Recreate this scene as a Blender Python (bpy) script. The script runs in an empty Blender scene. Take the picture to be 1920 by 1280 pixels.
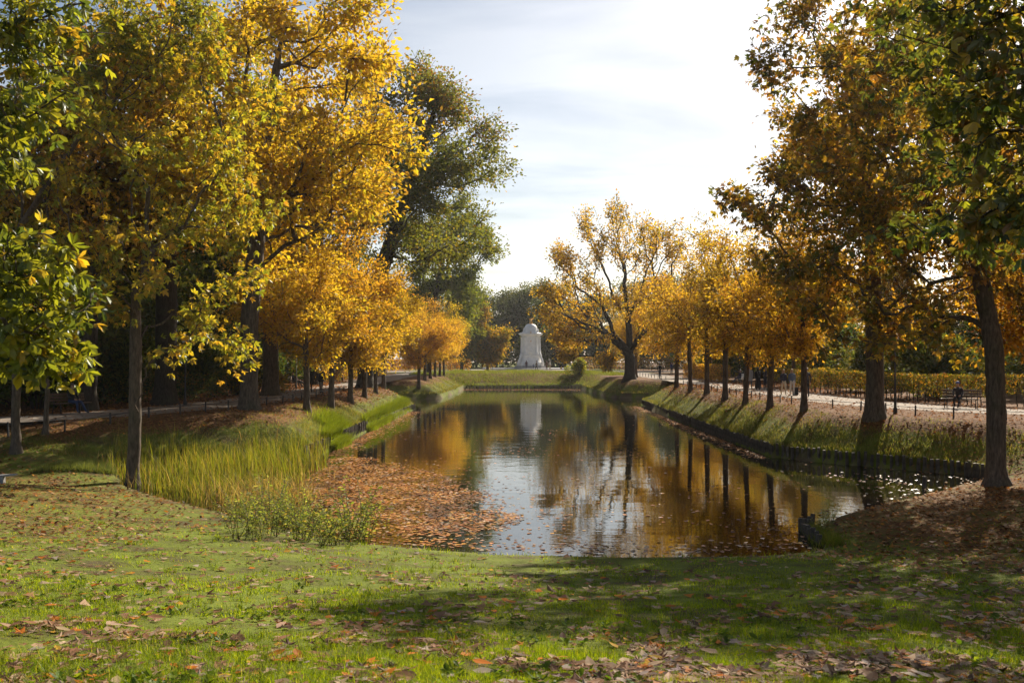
import bpy, math, random
import numpy as np
from mathutils import Vector, Matrix

# ------------------------------------------------------------------ camera, sky, sun, exposure
R = math.radians
SC = bpy.context.scene
COL = SC.collection
CAM_Z = 2.55
FPX = 1867.0            # focal length in pixels of the 1920 px wide photograph
HORIZ = 668.0
SUN_AZ, SUN_EL = R(26), R(30)
HAZE = 0.00012          # density of the autumn air

cam_d = bpy.data.cameras.new('camera')
cam_d.lens = 35.0
cam_d.sensor_width = 36.0
cam_d.clip_start = 0.1
cam_d.clip_end = 3000
cam = bpy.data.objects.new('camera', cam_d)
COL.objects.link(cam)
cam.location = (0, 0, CAM_Z)
cam.rotation_euler = (R(90) + math.atan((HORIZ - 640) / FPX), 0, 0)
cam_d.dof.use_dof = True
cam_d.dof.focus_distance = 42.0
cam_d.dof.aperture_fstop = 5.6
SC.camera = cam

world = bpy.data.worlds.new('World')
SC.world = world
world.use_nodes = True
wn = world.node_tree.nodes
wl = world.node_tree.links
wn.clear()
w_out = wn.new('ShaderNodeOutputWorld')
w_bg = wn.new('ShaderNodeBackground')
w_sky = wn.new('ShaderNodeTexSky')
w_sky.sky_type = 'NISHITA'
w_sky.sun_disc = False
w_sky.sun_elevation = SUN_EL
w_sky.sun_rotation = SUN_AZ
w_sky.air_density = 1.0
w_sky.dust_density = 1.0
w_sky.ozone_density = 1.5
w_bg.inputs['Strength'].default_value = 0.05
w_tc = wn.new('ShaderNodeTexCoord')
# thin streaky cirrus: direction projected on a cloud plane, stretched noise
w_sep = wn.new('ShaderNodeSeparateXYZ')
wl.new(w_tc.outputs['Generated'], w_sep.inputs[0])
w_add = wn.new('ShaderNodeMath'); w_add.operation = 'ADD'; w_add.inputs[1].default_value = 0.18
wl.new(w_sep.outputs['Z'], w_add.inputs[0])
w_mx = wn.new('ShaderNodeMath'); w_mx.operation = 'MAXIMUM'; w_mx.inputs[1].default_value = 0.05
wl.new(w_add.outputs[0], w_mx.inputs[0])
w_dx = wn.new('ShaderNodeMath'); w_dx.operation = 'DIVIDE'
w_dy = wn.new('ShaderNodeMath'); w_dy.operation = 'DIVIDE'
wl.new(w_sep.outputs['X'], w_dx.inputs[0]); wl.new(w_mx.outputs[0], w_dx.inputs[1])
wl.new(w_sep.outputs['Y'], w_dy.inputs[0]); wl.new(w_mx.outputs[0], w_dy.inputs[1])
w_cmb = wn.new('ShaderNodeCombineXYZ')
wl.new(w_dx.outputs[0], w_cmb.inputs[0]); wl.new(w_dy.outputs[0], w_cmb.inputs[1])
w_map = wn.new('ShaderNodeMapping')
w_map.inputs['Rotation'].default_value = (0, 0, R(-14))
w_map.inputs['Scale'].default_value = (0.55, 1.5, 1)
w_map.inputs['Location'].default_value = (3.1, 0.35, 0)
wl.new(w_cmb.outputs[0], w_map.inputs[0])
w_no = wn.new('ShaderNodeTexNoise')
w_no.inputs['Scale'].default_value = 1.5
w_no.inputs['Detail'].default_value = 9
w_no.inputs['Roughness'].default_value = 0.56
w_no.inputs['Distortion'].default_value = 0.45
wl.new(w_map.outputs[0], w_no.inputs['Vector'])
w_ra = wn.new('ShaderNodeValToRGB')
w_ra.color_ramp.elements[0].position = 0.30
w_ra.color_ramp.elements[0].color = (0.06, 0.06, 0.06, 1)
w_ra.color_ramp.elements[1].position = 0.60
w_ra.color_ramp.elements[1].color = (1, 1, 1, 1)
wl.new(w_no.outputs['Fac'], w_ra.inputs[0])
w_mul = wn.new('ShaderNodeMath'); w_mul.operation = 'MULTIPLY'; w_mul.inputs[1].default_value = 0.85
wl.new(w_ra.outputs[0], w_mul.inputs[0])
w_mix = wn.new('ShaderNodeMix'); w_mix.data_type = 'RGBA'
w_hs = wn.new('ShaderNodeHueSaturation'); w_hs.inputs['Saturation'].default_value = 1.2; w_hs.inputs['Value'].default_value = 0.85
wl.new(w_sky.outputs[0], w_hs.inputs['Color'])
wl.new(w_hs.outputs[0], w_mix.inputs['A'])
# sunlit cirrus: whitened and brightened sky, brightest towards the sun
w_h2 = wn.new('ShaderNodeHueSaturation'); w_h2.inputs['Saturation'].default_value = 0.42; w_h2.inputs['Value'].default_value = 1.2
wl.new(w_sky.outputs[0], w_h2.inputs['Color']); wl.new(w_h2.outputs[0], w_mix.inputs['B'])
wl.new(w_mul.outputs[0], w_mix.inputs['Factor'])
wl.new(w_mix.outputs['Result'], w_bg.inputs['Color'])
wl.new(w_bg.outputs[0], w_out.inputs[0])

sun_d = bpy.data.lights.new('sun', 'SUN')
sun_d.energy = 5.0
sun_d.angle = R(0.55)
sun_d.color = (1.0, 0.88, 0.70)
sun = bpy.data.objects.new('sun', sun_d)
COL.objects.link(sun)
sun_dir = Vector((math.sin(SUN_AZ) * math.cos(SUN_EL), math.cos(SUN_AZ) * math.cos(SUN_EL), math.sin(SUN_EL)))
sun.rotation_euler = sun_dir.to_track_quat('Z', 'Y').to_euler()
sun.location = (40, 80, 60)

SC.view_settings.view_transform = 'Standard'
SC.view_settings.look = 'None'
SC.view_settings.exposure = 0.98
SC.view_settings.gamma = 1.0
SC.view_settings.use_curve_mapping = False
SC.render.engine = 'CYCLES'
SC.cycles.use_denoising = True
SC.cycles.max_bounces = 7
SC.cycles.diffuse_bounces = 3
SC.cycles.glossy_bounces = 3
SC.cycles.transmission_bounces = 5
SC.cycles.transparent_max_bounces = 8
SC.cycles.sample_clamp_indirect = 6.0
SC.cycles.caustics_reflective = False
SC.cycles.caustics_refractive = False

rng = np.random.default_rng(11)
random.seed(11)

# ------------------------------------------------------------------ helpers
def new_mesh(name, V, tris=None, quads=None, col=None, smooth=False, mats=(), mi=None):
    V = np.asarray(V, np.float32).reshape(-1, 3)
    nt = 0 if tris is None else len(tris)
    nq = 0 if quads is None else len(quads)
    parts, tot = [], []
    if nt:
        parts.append(np.asarray(tris, np.int32).ravel()); tot.append(np.full(nt, 3, np.int32))
    if nq:
        parts.append(np.asarray(quads, np.int32).ravel()); tot.append(np.full(nq, 4, np.int32))
    loops = np.concatenate(parts); tot = np.concatenate(tot)
    start = np.concatenate([[0], np.cumsum(tot)[:-1]]).astype(np.int32)
    me = bpy.data.meshes.new(name)
    me.vertices.add(len(V)); me.vertices.foreach_set('co', V.ravel())
    me.loops.add(len(loops)); me.loops.foreach_set('vertex_index', loops)
    me.polygons.add(len(tot)); me.polygons.foreach_set('loop_start', start)
    if mi is not None:
        me.polygons.foreach_set('material_index', np.asarray(mi, np.int32))
    me.polygons.foreach_set('use_smooth', np.full(len(tot), bool(smooth)))
    if col is not None:
        c = np.ones((len(V), 4), np.float32); c[:, :3] = col
        a = me.color_attributes.new('col', 'FLOAT_COLOR', 'POINT')
        a.data.foreach_set('color', c.ravel())
    for m in mats:
        me.materials.append(m)
    me.update(calc_edges=True)
    me.validate()
    return me

def obj(name, me, parent=None, loc=None, rot=None, scale=None):
    o = bpy.data.objects.new(name, me)
    COL.objects.link(o)
    if parent is not None: o.parent = parent
    if loc is not None: o.location = loc
    if rot is not None: o.rotation_euler = rot
    if scale is not None: o.scale = scale
    return o

def tag(o, label, cat, group=None, kind=None):
    o['label'] = label; o['category'] = cat
    if group: o['group'] = group
    if kind: o['kind'] = kind
    return o

def struct(o, label=None, kind='structure'):
    o['kind'] = kind
    if label: o['label'] = label
    return o

class MB:
    """collects primitive shapes, builds one mesh"""
    def __init__(s): s.V = []; s.T = []; s.Q = []; s.n = 0
    def add(s, V, T=None, Q=None):
        V = np.asarray(V, float).reshape(-1, 3)
        if T is not None and len(T): s.T.append(np.asarray(T, int).reshape(-1, 3) + s.n)
        if Q is not None and len(Q): s.Q.append(np.asarray(Q, int).reshape(-1, 4) + s.n)
        s.V.append(V); s.n += len(V); return s
    def box(s, c, h, rz=0.0, taper=1.0, bev=0.0):
        x, y, z = h
        P = []
        b = bev
        if b <= 0:
            for sz, t in ((-1, 1.0), (1, taper)):
                for sx, sy in ((-1, -1), (1, -1), (1, 1), (-1, 1)):
                    P.append((sx * x * t, sy * y * t, sz * z))
            Q = [(0, 3, 2, 1), (4, 5, 6, 7), (0, 1, 5, 4), (1, 2, 6, 5), (2, 3, 7, 6), (3, 0, 4, 7)]
        else:
            lv = ((-z, -b), (-z + b, 0), (z - b, 0), (z, -b))
            for zz, dl in lv:
                t = taper if zz > 0 else 1.0
                for sx, sy in ((-1, -1), (1, -1), (1, 1), (-1, 1)):
                    P.append((sx * (x * t + dl), sy * (y * t + dl), zz))
            Q = [(0, 3, 2, 1), (12, 13, 14, 15)]
            for k in range(3):
                for i in range(4):
                    j = (i + 1) % 4
                    Q.append((k * 4 + i, k * 4 + j, k * 4 + 4 + j, k * 4 + 4 + i))
        P = np.array(P, float)
        ca, sa = math.cos(rz), math.sin(rz)
        X = P[:, 0] * ca - P[:, 1] * sa; Y = P[:, 0] * sa + P[:, 1] * ca
        P[:, 0], P[:, 1] = X, Y
        return s.add(P + np.array(c, float), Q=Q)
    def tube(s, pts, radii, k=8, cap=True):
        pts = np.asarray(pts, float); n = len(pts)
        radii = np.broadcast_to(np.asarray(radii, float), (n,))
        t = np.gradient(pts, axis=0)
        t /= np.linalg.norm(t, axis=1)[:, None] + 1e-9
        ref = np.array([0.31, 0.93, 0.17]) if abs(t[:, 2]).mean() > 0.5 else np.array([0.05, 0.11, 0.99])
        u = np.cross(t, ref); u /= np.linalg.norm(u, axis=1)[:, None] + 1e-9
        v = np.cross(t, u)
        a = np.arange(k) * 2 * math.pi / k
        ring = pts[:, None, :] + radii[:, None, None] * (np.cos(a)[None, :, None] * u[:, None, :] + np.sin(a)[None, :, None] * v[:, None, :])
        V = ring.reshape(-1, 3); Q = []
        for i in range(n - 1):
            for j in range(k):
                j2 = (j + 1) % k
                Q.append((i * k + j, i * k + j2, (i + 1) * k + j2, (i + 1) * k + j))
        T = []
        if cap:
            V = np.vstack([V, pts[0], pts[-1]]); b0 = n * k; b1 = n * k + 1
            for j in range(k):
                j2 = (j + 1) % k
                T.append((b0, j2, j)); T.append((b1, (n - 1) * k + j, (n - 1) * k + j2))
        return s.add(V, T, Q)
    def loft(s, rings, cap=True):
        """rings: list of (k,3) arrays"""
        k = len(rings[0]); n = len(rings)
        V = np.vstack(rings); Q = []; T = []
        for i in range(n - 1):
            for j in range(k):
                j2 = (j + 1) % k
                Q.append((i * k + j, i * k + j2, (i + 1) * k + j2, (i + 1) * k + j))
        if cap:
            V = np.vstack([V, rings[0].mean(0), rings[-1].mean(0)])
            for j in range(k):
                j2 = (j + 1) % k
                T.append((n * k, j2, j)); T.append((n * k + 1, (n - 1) * k + j, (n - 1) * k + j2))
        return s.add(V, T, Q)
    def ball(s, c, r, seg=12, rings=8):
        r = np.broadcast_to(np.asarray(r, float), (3,))
        L = []
        for i in range(1, rings):
            th = math.pi * i / rings
            a = np.arange(seg) * 2 * math.pi / seg
            L.append(np.stack([np.cos(a) * math.sin(th) * r[0], np.sin(a) * math.sin(th) * r[1], np.full(seg, -math.cos(th) * r[2])], 1) + np.array(c))
        return s.loft(L)
    def mesh(s, name, mat, smooth=False):
        T = np.vstack(s.T) if s.T else None
        Q = np.vstack(s.Q) if s.Q else None
        return new_mesh(name, np.vstack(s.V), T, Q, smooth=smooth, mats=[mat])
    def build(s, name, mat, parent=None, smooth=False, **kw):
        return obj(name, s.mesh(name, mat, smooth), parent, **kw)

def empty(name, loc=(0, 0, 0), rz=0.0, scale=1.0):
    o = bpy.data.objects.new(name, None)
    COL.objects.link(o)
    o.empty_display_size = 0.3
    o.location = loc; o.rotation_euler = (0, 0, rz); o.scale = (scale,) * 3 if np.isscalar(scale) else scale
    return o

def copy_tree(o, parent=None):
    c = o.copy(); COL.objects.link(c); c.parent = parent
    for ch in list(o.children): copy_tree(ch, c)
    return c

def smooth01(a, b, x):
    t = np.clip((np.asarray(x, float) - a) / (b - a), 0, 1)
    return t * t * (3 - 2 * t)

_perm = np.random.default_rng(5).random((64, 64))
def vnoise(x, y, sc=1.0):
    x = np.asarray(x, float) / sc; y = np.asarray(y, float) / sc
    xi = np.floor(x).astype(int); yi = np.floor(y).astype(int)
    fx = x - xi; fy = y - yi
    fx = fx * fx * (3 - 2 * fx); fy = fy * fy * (3 - 2 * fy)
    g = lambda a, b: _perm[a % 64, b % 64]
    return (g(xi, yi) * (1 - fx) + g(xi + 1, yi) * fx) * (1 - fy) + (g(xi, yi + 1) * (1 - fx) + g(xi + 1, yi + 1) * fx) * fy

def in_poly(x, y, poly):
    x = np.asarray(x, float); y = np.asarray(y, float)
    ins = np.zeros(x.shape, bool)
    n = len(poly)
    for i in range(n):
        x1, y1 = poly[i]; x2, y2 = poly[(i + 1) % n]
        c = ((y1 > y) != (y2 > y))
        if y1 != y2:
            ins ^= c & (x < (x2 - x1) * (y - y1) / (y2 - y1) + x1)
    return ins

def seg_dist(x, y, pts, closed=False):
    x = np.asarray(x, float); y = np.asarray(y, float)
    d = np.full(x.shape, 1e9)
    n = len(pts)
    for i in range(n if closed else n - 1):
        x1, y1 = pts[i]; x2, y2 = pts[(i + 1) % n]
        dx, dy = x2 - x1, y2 - y1
        t = np.clip(((x - x1) * dx + (y - y1) * dy) / (dx * dx + dy * dy + 1e-12), 0, 1)
        d = np.minimum(d, np.hypot(x - x1 - t * dx, y - y1 - t * dy))
    return d

# ------------------------------------------------------------------ materials
def mat_nodes(name):
    m = bpy.data.materials.new(name); m.use_nodes = True
    nt = m.node_tree; nt.nodes.clear()
    out = nt.nodes.new('ShaderNodeOutputMaterial')
    return m, nt, nt.nodes, nt.links, out

def ramp(nodes, stops):
    r = nodes.new('ShaderNodeValToRGB')
    els = r.color_ramp.elements
    while len(els) < len(stops): els.new(0.5)
    for e, (p, c) in zip(els, stops):
        e.position = p; e.color = (*c, 1)
    return r

def simple_mat(name, color, rough=0.7, var=0.25, scale=6.0, bump=0.0, metal=0.0, spec=0.5, bscale=None):
    m, nt, N, L, out = mat_nodes(name)
    b = N.new('ShaderNodeBsdfPrincipled')
    tc = N.new('ShaderNodeTexCoord')
    no = N.new('ShaderNodeTexNoise'); no.inputs['Scale'].default_value = scale; no.inputs['Detail'].default_value = 6
    L.new(tc.outputs['Object'], no.inputs['Vector'])
    c = np.array(color)
    r = ramp(N, [(0.3, tuple(c * (1 - var))), (0.7, tuple(np.minimum(c * (1 + var), 1)))])
    L.new(no.outputs['Fac'], r.inputs[0]); L.new(r.outputs[0], b.inputs['Base Color'])
    b.inputs['Roughness'].default_value = rough; b.inputs['Metallic'].default_value = metal
    b.inputs['Specular IOR Level'].default_value = spec
    if bump:
        n2 = N.new('ShaderNodeTexNoise'); n2.inputs['Scale'].default_value = bscale or scale * 3; n2.inputs['Detail'].default_value = 8
        L.new(tc.outputs['Object'], n2.inputs['Vector'])
        bp = N.new('ShaderNodeBump'); bp.inputs['Strength'].default_value = bump; bp.inputs['Distance'].default_value = 0.05
        L.new(n2.outputs['Fac'], bp.inputs['Height']); L.new(bp.outputs[0], b.inputs['Normal'])
    L.new(b.outputs[0], out.inputs[0])
    return m

def leaf_mat(name, trans=0.5, tint=(1.25, 1.08, 0.58), gloss=0.025, rough=0.45, rand=0.12, huerand=0.012):
    m, nt, N, L, out = mat_nodes(name)
    at = N.new('ShaderNodeAttribute'); at.attribute_name = 'col'
    oi = N.new('ShaderNodeObjectInfo')
    hs = N.new('ShaderNodeHueSaturation')
    mr = N.new('ShaderNodeMapRange'); mr.inputs['To Min'].default_value = 0.5 - huerand; mr.inputs['To Max'].default_value = 0.5 + huerand
    L.new(oi.outputs['Random'], mr.inputs['Value']); L.new(mr.outputs[0], hs.inputs['Hue'])
    mv = N.new('ShaderNodeMath'); mv.operation = 'MULTIPLY'; mv.inputs[1].default_value = 7.31
    fr = N.new('ShaderNodeMath'); fr.operation = 'FRACT'
    L.new(oi.outputs['Random'], mv.inputs[0]); L.new(mv.outputs[0], fr.inputs[0])
    mr2 = N.new('ShaderNodeMapRange'); mr2.inputs['To Min'].default_value = 1 - rand; mr2.inputs['To Max'].default_value = 1 + rand
    L.new(fr.outputs[0], mr2.inputs['Value']); L.new(mr2.outputs[0], hs.inputs['Value'])
    L.new(at.outputs['Color'], hs.inputs['Color'])
    d = N.new('ShaderNodeBsdfDiffuse'); t = N.new('ShaderNodeBsdfTranslucent'); g = N.new('ShaderNodeBsdfGlossy')
    mt = N.new('ShaderNodeMix'); mt.data_type = 'RGBA'; mt.blend_type = 'MULTIPLY'; mt.inputs['Factor'].default_value = 1
    L.new(hs.outputs[0], mt.inputs['A']); mt.inputs['B'].default_value = (*tint, 1)
    L.new(hs.outputs[0], d.inputs['Color']); L.new(mt.outputs['Result'], t.inputs['Color'])
    g.inputs['Roughness'].default_value = rough; g.inputs['Color'].default_value = (0.9, 0.95, 1, 1)
    s1 = N.new('ShaderNodeMixShader'); s1.inputs[0].default_value = trans
    L.new(d.outputs[0], s1.inputs[1]); L.new(t.outputs[0], s1.inputs[2])
    s2 = N.new('ShaderNodeMixShader'); s2.inputs[0].default_value = gloss
    L.new(s1.outputs[0], s2.inputs[1]); L.new(g.outputs[0], s2.inputs[2])
    L.new(s2.outputs[0], out.inputs[0])
    return m

def bark_mat(name, c1, c2, scale=3.0, bump=0.9):
    m, nt, N, L, out = mat_nodes(name)
    b = N.new('ShaderNodeBsdfPrincipled'); b.inputs['Roughness'].default_value = 0.9
    b.inputs['Specular IOR Level'].default_value = 0.25
    tc = N.new('ShaderNodeTexCoord'); mp = N.new('ShaderNodeMapping'); mp.inputs['Scale'].default_value = (scale * 3, scale * 3, scale * 0.7)
    L.new(tc.outputs['Object'], mp.inputs[0])
    no = N.new('ShaderNodeTexNoise'); no.inputs['Scale'].default_value = 2; no.inputs['Detail'].default_value = 10; no.inputs['Roughness'].default_value = 0.65
    L.new(mp.outputs[0], no.inputs['Vector'])
    r = ramp(N, [(0.3, c1), (0.62, c2), (0.75, tuple(min(1, x * 1.7) for x in c2))])
    L.new(no.outputs['Fac'], r.inputs[0])
    # green algae patches
    n2 = N.new('ShaderNodeTexNoise'); n2.inputs['Scale'].default_value = 1.3; n2.inputs['Detail'].default_value = 4
    L.new(tc.outputs['Object'], n2.inputs['Vector'])
    r2 = ramp(N, [(0.5, (0, 0, 0)), (0.7, (0.5, 0.5, 0.5))])
    L.new(n2.outputs['Fac'], r2.inputs[0])
    mx = N.new('ShaderNodeMix'); mx.data_type = 'RGBA'
    L.new(r2.outputs[0], mx.inputs['Factor']); L.new(r.outputs[0], mx.inputs['A']); mx.inputs['B'].default_value = (0.07, 0.075, 0.04, 1)
    L.new(mx.outputs['Result'], b.inputs['Base Color'])
    bp = N.new('ShaderNodeBump'); bp.inputs['Strength'].default_value = bump; bp.inputs['Distance'].default_value = 0.03
    L.new(no.outputs['Fac'], bp.inputs['Height']); L.new(bp.outputs[0], b.inputs['Normal'])
    L.new(b.outputs[0], out.inputs[0])
    return m

M = {}
M['leaf'] = leaf_mat('autumn_leaf', trans=0.64, rand=0.15)
M['leaf_wood'] = leaf_mat('woodland_leaf', trans=0.5, rand=0.25, huerand=0.03)
M['leaf_near'] = leaf_mat('broad_leaf', trans=0.64, gloss=0.035, rough=0.42, rand=0.0, huerand=0.0)
M['grass'] = leaf_mat('grass_blade', trans=0.55, tint=(1.25, 1.15, 0.40), gloss=0.008, rand=0.0, huerand=0.0)
M['dry_leaf'] = leaf_mat('fallen_leaf', trans=0.25, tint=(1.2, 0.9, 0.5), gloss=0.012, rough=0.55, rand=0.15, huerand=0.01)
M['float_leaf'] = leaf_mat('floating_leaf', trans=0.15, tint=(1.2, 0.9, 0.5), gloss=0.09, rough=0.35, rand=0.0, huerand=0.0)
M['bark'] = bark_mat('chestnut_bark', (0.035, 0.026, 0.02), (0.15, 0.115, 0.085), 2.2, 1.0)
M['bark_dark'] = bark_mat('dark_bark', (0.02, 0.017, 0.014), (0.07, 0.056, 0.045))
M['iron'] = simple_mat('dark_iron', (0.03, 0.03, 0.032), 0.55, 0.3, 20, 0.2)
M['wood'] = simple_mat('weathered_wood', (0.10, 0.08, 0.06), 0.85, 0.4, 8, 0.5)
M['greywood'] = simple_mat('grey_board', (0.33, 0.32, 0.31), 0.8, 0.2, 8, 0.3)
M['stake'] = simple_mat('wet_stake_wood', (0.085, 0.068, 0.052), 0.8, 0.45, 5, 0.6)
M['bench'] = simple_mat('bench_wood', (0.12, 0.07, 0.04), 0.6, 0.3, 10, 0.2)
M['marble'] = simple_mat('pale_marble', (0.83, 0.82, 0.80), 0.6, 0.10, 1.4, 0.3, bscale=9)
M['gold'] = simple_mat('gilded_bronze', (0.75, 0.42, 0.10), 0.35, 0.2, 10, 0.1, metal=1.0)
M['step'] = simple_mat('step_stone', (0.38, 0.37, 0.36), 0.8, 0.2, 2.0, 0.3)
M['globe'] = simple_mat('opal_glass', (0.80, 0.79, 0.74), 0.25, 0.04, 3)
M['white'] = simple_mat('white_paint', (0.75, 0.75, 0.73), 0.5, 0.05, 4)
M['blue'] = simple_mat('blue_tarp', (0.08, 0.2, 0.5), 0.6, 0.15, 4)

# ------------------------------------------------------------------ terrain
WATER_Z = -1.85
POND = [(-5.2, 25.2), (-3.2, 23.6), (-0.5, 22.5), (2.5, 22.1), (5.2, 22.2), (6.9, 22.8), (7.3, 25.2), (8.9, 27.7), (11.2, 30.2),
        (14.2, 33.0), (16.9, 35.2), (16.8, 37.0), (13.6, 40.6), (11.4, 43.6), (11.3, 56), (11.4, 72), (11.8, 90.5), (16, 93), (16.2, 103),
        (10.6, 106), (9.8, 120), (9.4, 134), (-6.6, 135), (-6.9, 118), (-7.5, 104), (-13, 102), (-13, 86.5), (-8.1, 83.5), (-8.6, 60),
        (-8.6, 44), (-12.2, 41.2), (-15.2, 38.0), (-13.4, 34.0), (-9.0, 29.4)]
PATH_R = [(46, 44), (32, 43.4), (25, 44.2), (21, 47.5), (19.2, 54), (18.6, 64), (18.4, 80), (18.4, 100), (18.4, 128), (18.4, 164)]
PATH_L = [(-52, 33), (-34, 34.5), (-24, 36.6), (-18.8, 41.5), (-16.2, 49), (-15.0, 58), (-14.6, 70), (-14.6, 90), (-14.6, 130), (-14.6, 164)]

def pond_sd(x, y):
    d = seg_dist(x, y, POND, True)
    return np.where(in_poly(x, y, POND), -d, d)

def terrain(x, y):
    x = np.asarray(x, float); y = np.asarray(y, float)
    s = pond_sd(x, y)
    sp = np.maximum(s, 0)
    # gentle near shore, steep sides, far bank
    near = WATER_Z - 0.03 + 0.139 * sp - 0.0008 * np.maximum(sp - 14, 0) ** 2
    near = np.minimum(near, 0.85 + 0.0 * sp)
    lump = (vnoise(x, y, 5.0) - 0.5) * 0.22 + (vnoise(x + 17, y, 1.6) - 0.5) * 0.05
    near = near + lump * smooth01(0.2, 2.5, sp)
    outer = smooth01(14, 20, np.abs(x))
    near = near * (1 - outer) + np.minimum(near, 0.1) * outer
    side = -1.36 + 1.36 * smooth01(-0.9, 3.0, sp) * 1.0
    side = side - (1.36 * smooth01(-0.9, 3.0, 0.0)) * (1 - smooth01(0, 3.0, sp))
    side = side + (vnoise(x, y, 2.3) - 0.5) * 0.16 * smooth01(0.1, 0.8, sp) * (1 - smooth01(2.2, 4.5, sp))
    far = -1.5 + 1.65 * smooth01(-1.0, 7.5, sp) + (vnoise(x, y, 4) - 0.5) * 0.3 * smooth01(0.5, 3, sp) * (1 - smooth01(7, 11, sp))
    far = far * 1.0
    gn = 1 - smooth01(29.5, 37.5, y - 0.15 * np.abs(x - 1))
    gf = smooth01(133.5, 136, y) * (1 - smooth01(9.5, 13, np.abs(x - 1.5)))
    z = near * gn + (1 - gn) * (side * (1 - gf) + far * gf)
    z = np.where(y > 160, 0.0, z)
    bottom = WATER_Z - 0.15 - 0.8 * smooth01(0, 2.5, -s)
    return np.where(s < 0, bottom, z)

def ground_at(px, py, z0=None):
    """point where the sight line through a photograph pixel meets the ground"""
    dx = (px - 960) / FPX; dz = (HORIZ - py) / FPX
    t = np.linspace(3, 320, 60000)
    if z0 is not None:
        tt = (z0 - CAM_Z) / dz
        return dx * tt, tt
    h = terrain(dx * t, t); h = np.maximum(h, WATER_Z)
    k = np.argmax(CAM_Z + dz * t <= h)
    return float(dx * t[k]), float(t[k])

def tz(x, y): return float(terrain(np.array([x]), np.array([y]))[0])

def litter(x, y):
    """how much of the ground is covered by fallen leaves, 0..1"""
    s = pond_sd(x, y)
    n = vnoise(x, y, 2.2) * 0.6 + vnoise(x + 9, y + 31, 0.8) * 0.4
    side = smooth01(0.9, 2.3, s) * smooth01(34, 40, y) * (1 - smooth01(12, 20, s)) * 0.95
    nl = smooth01(-4.5, -11, x) * (1 - smooth01(36, 42, y)) * smooth01(13, 20, y)
    nr = smooth01(5.5, 10, x) * (1 - smooth01(36, 42, y)) * smooth01(10, 20, y)
    base = np.maximum(side, np.maximum(nl * 0.34, nr * 0.52))
    wood = smooth01(18, 22, np.abs(x - 1)) * 0.8
    base = np.maximum(base, wood)
    return np.clip(base * (0.55 + 0.9 * n), 0, 1)

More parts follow.
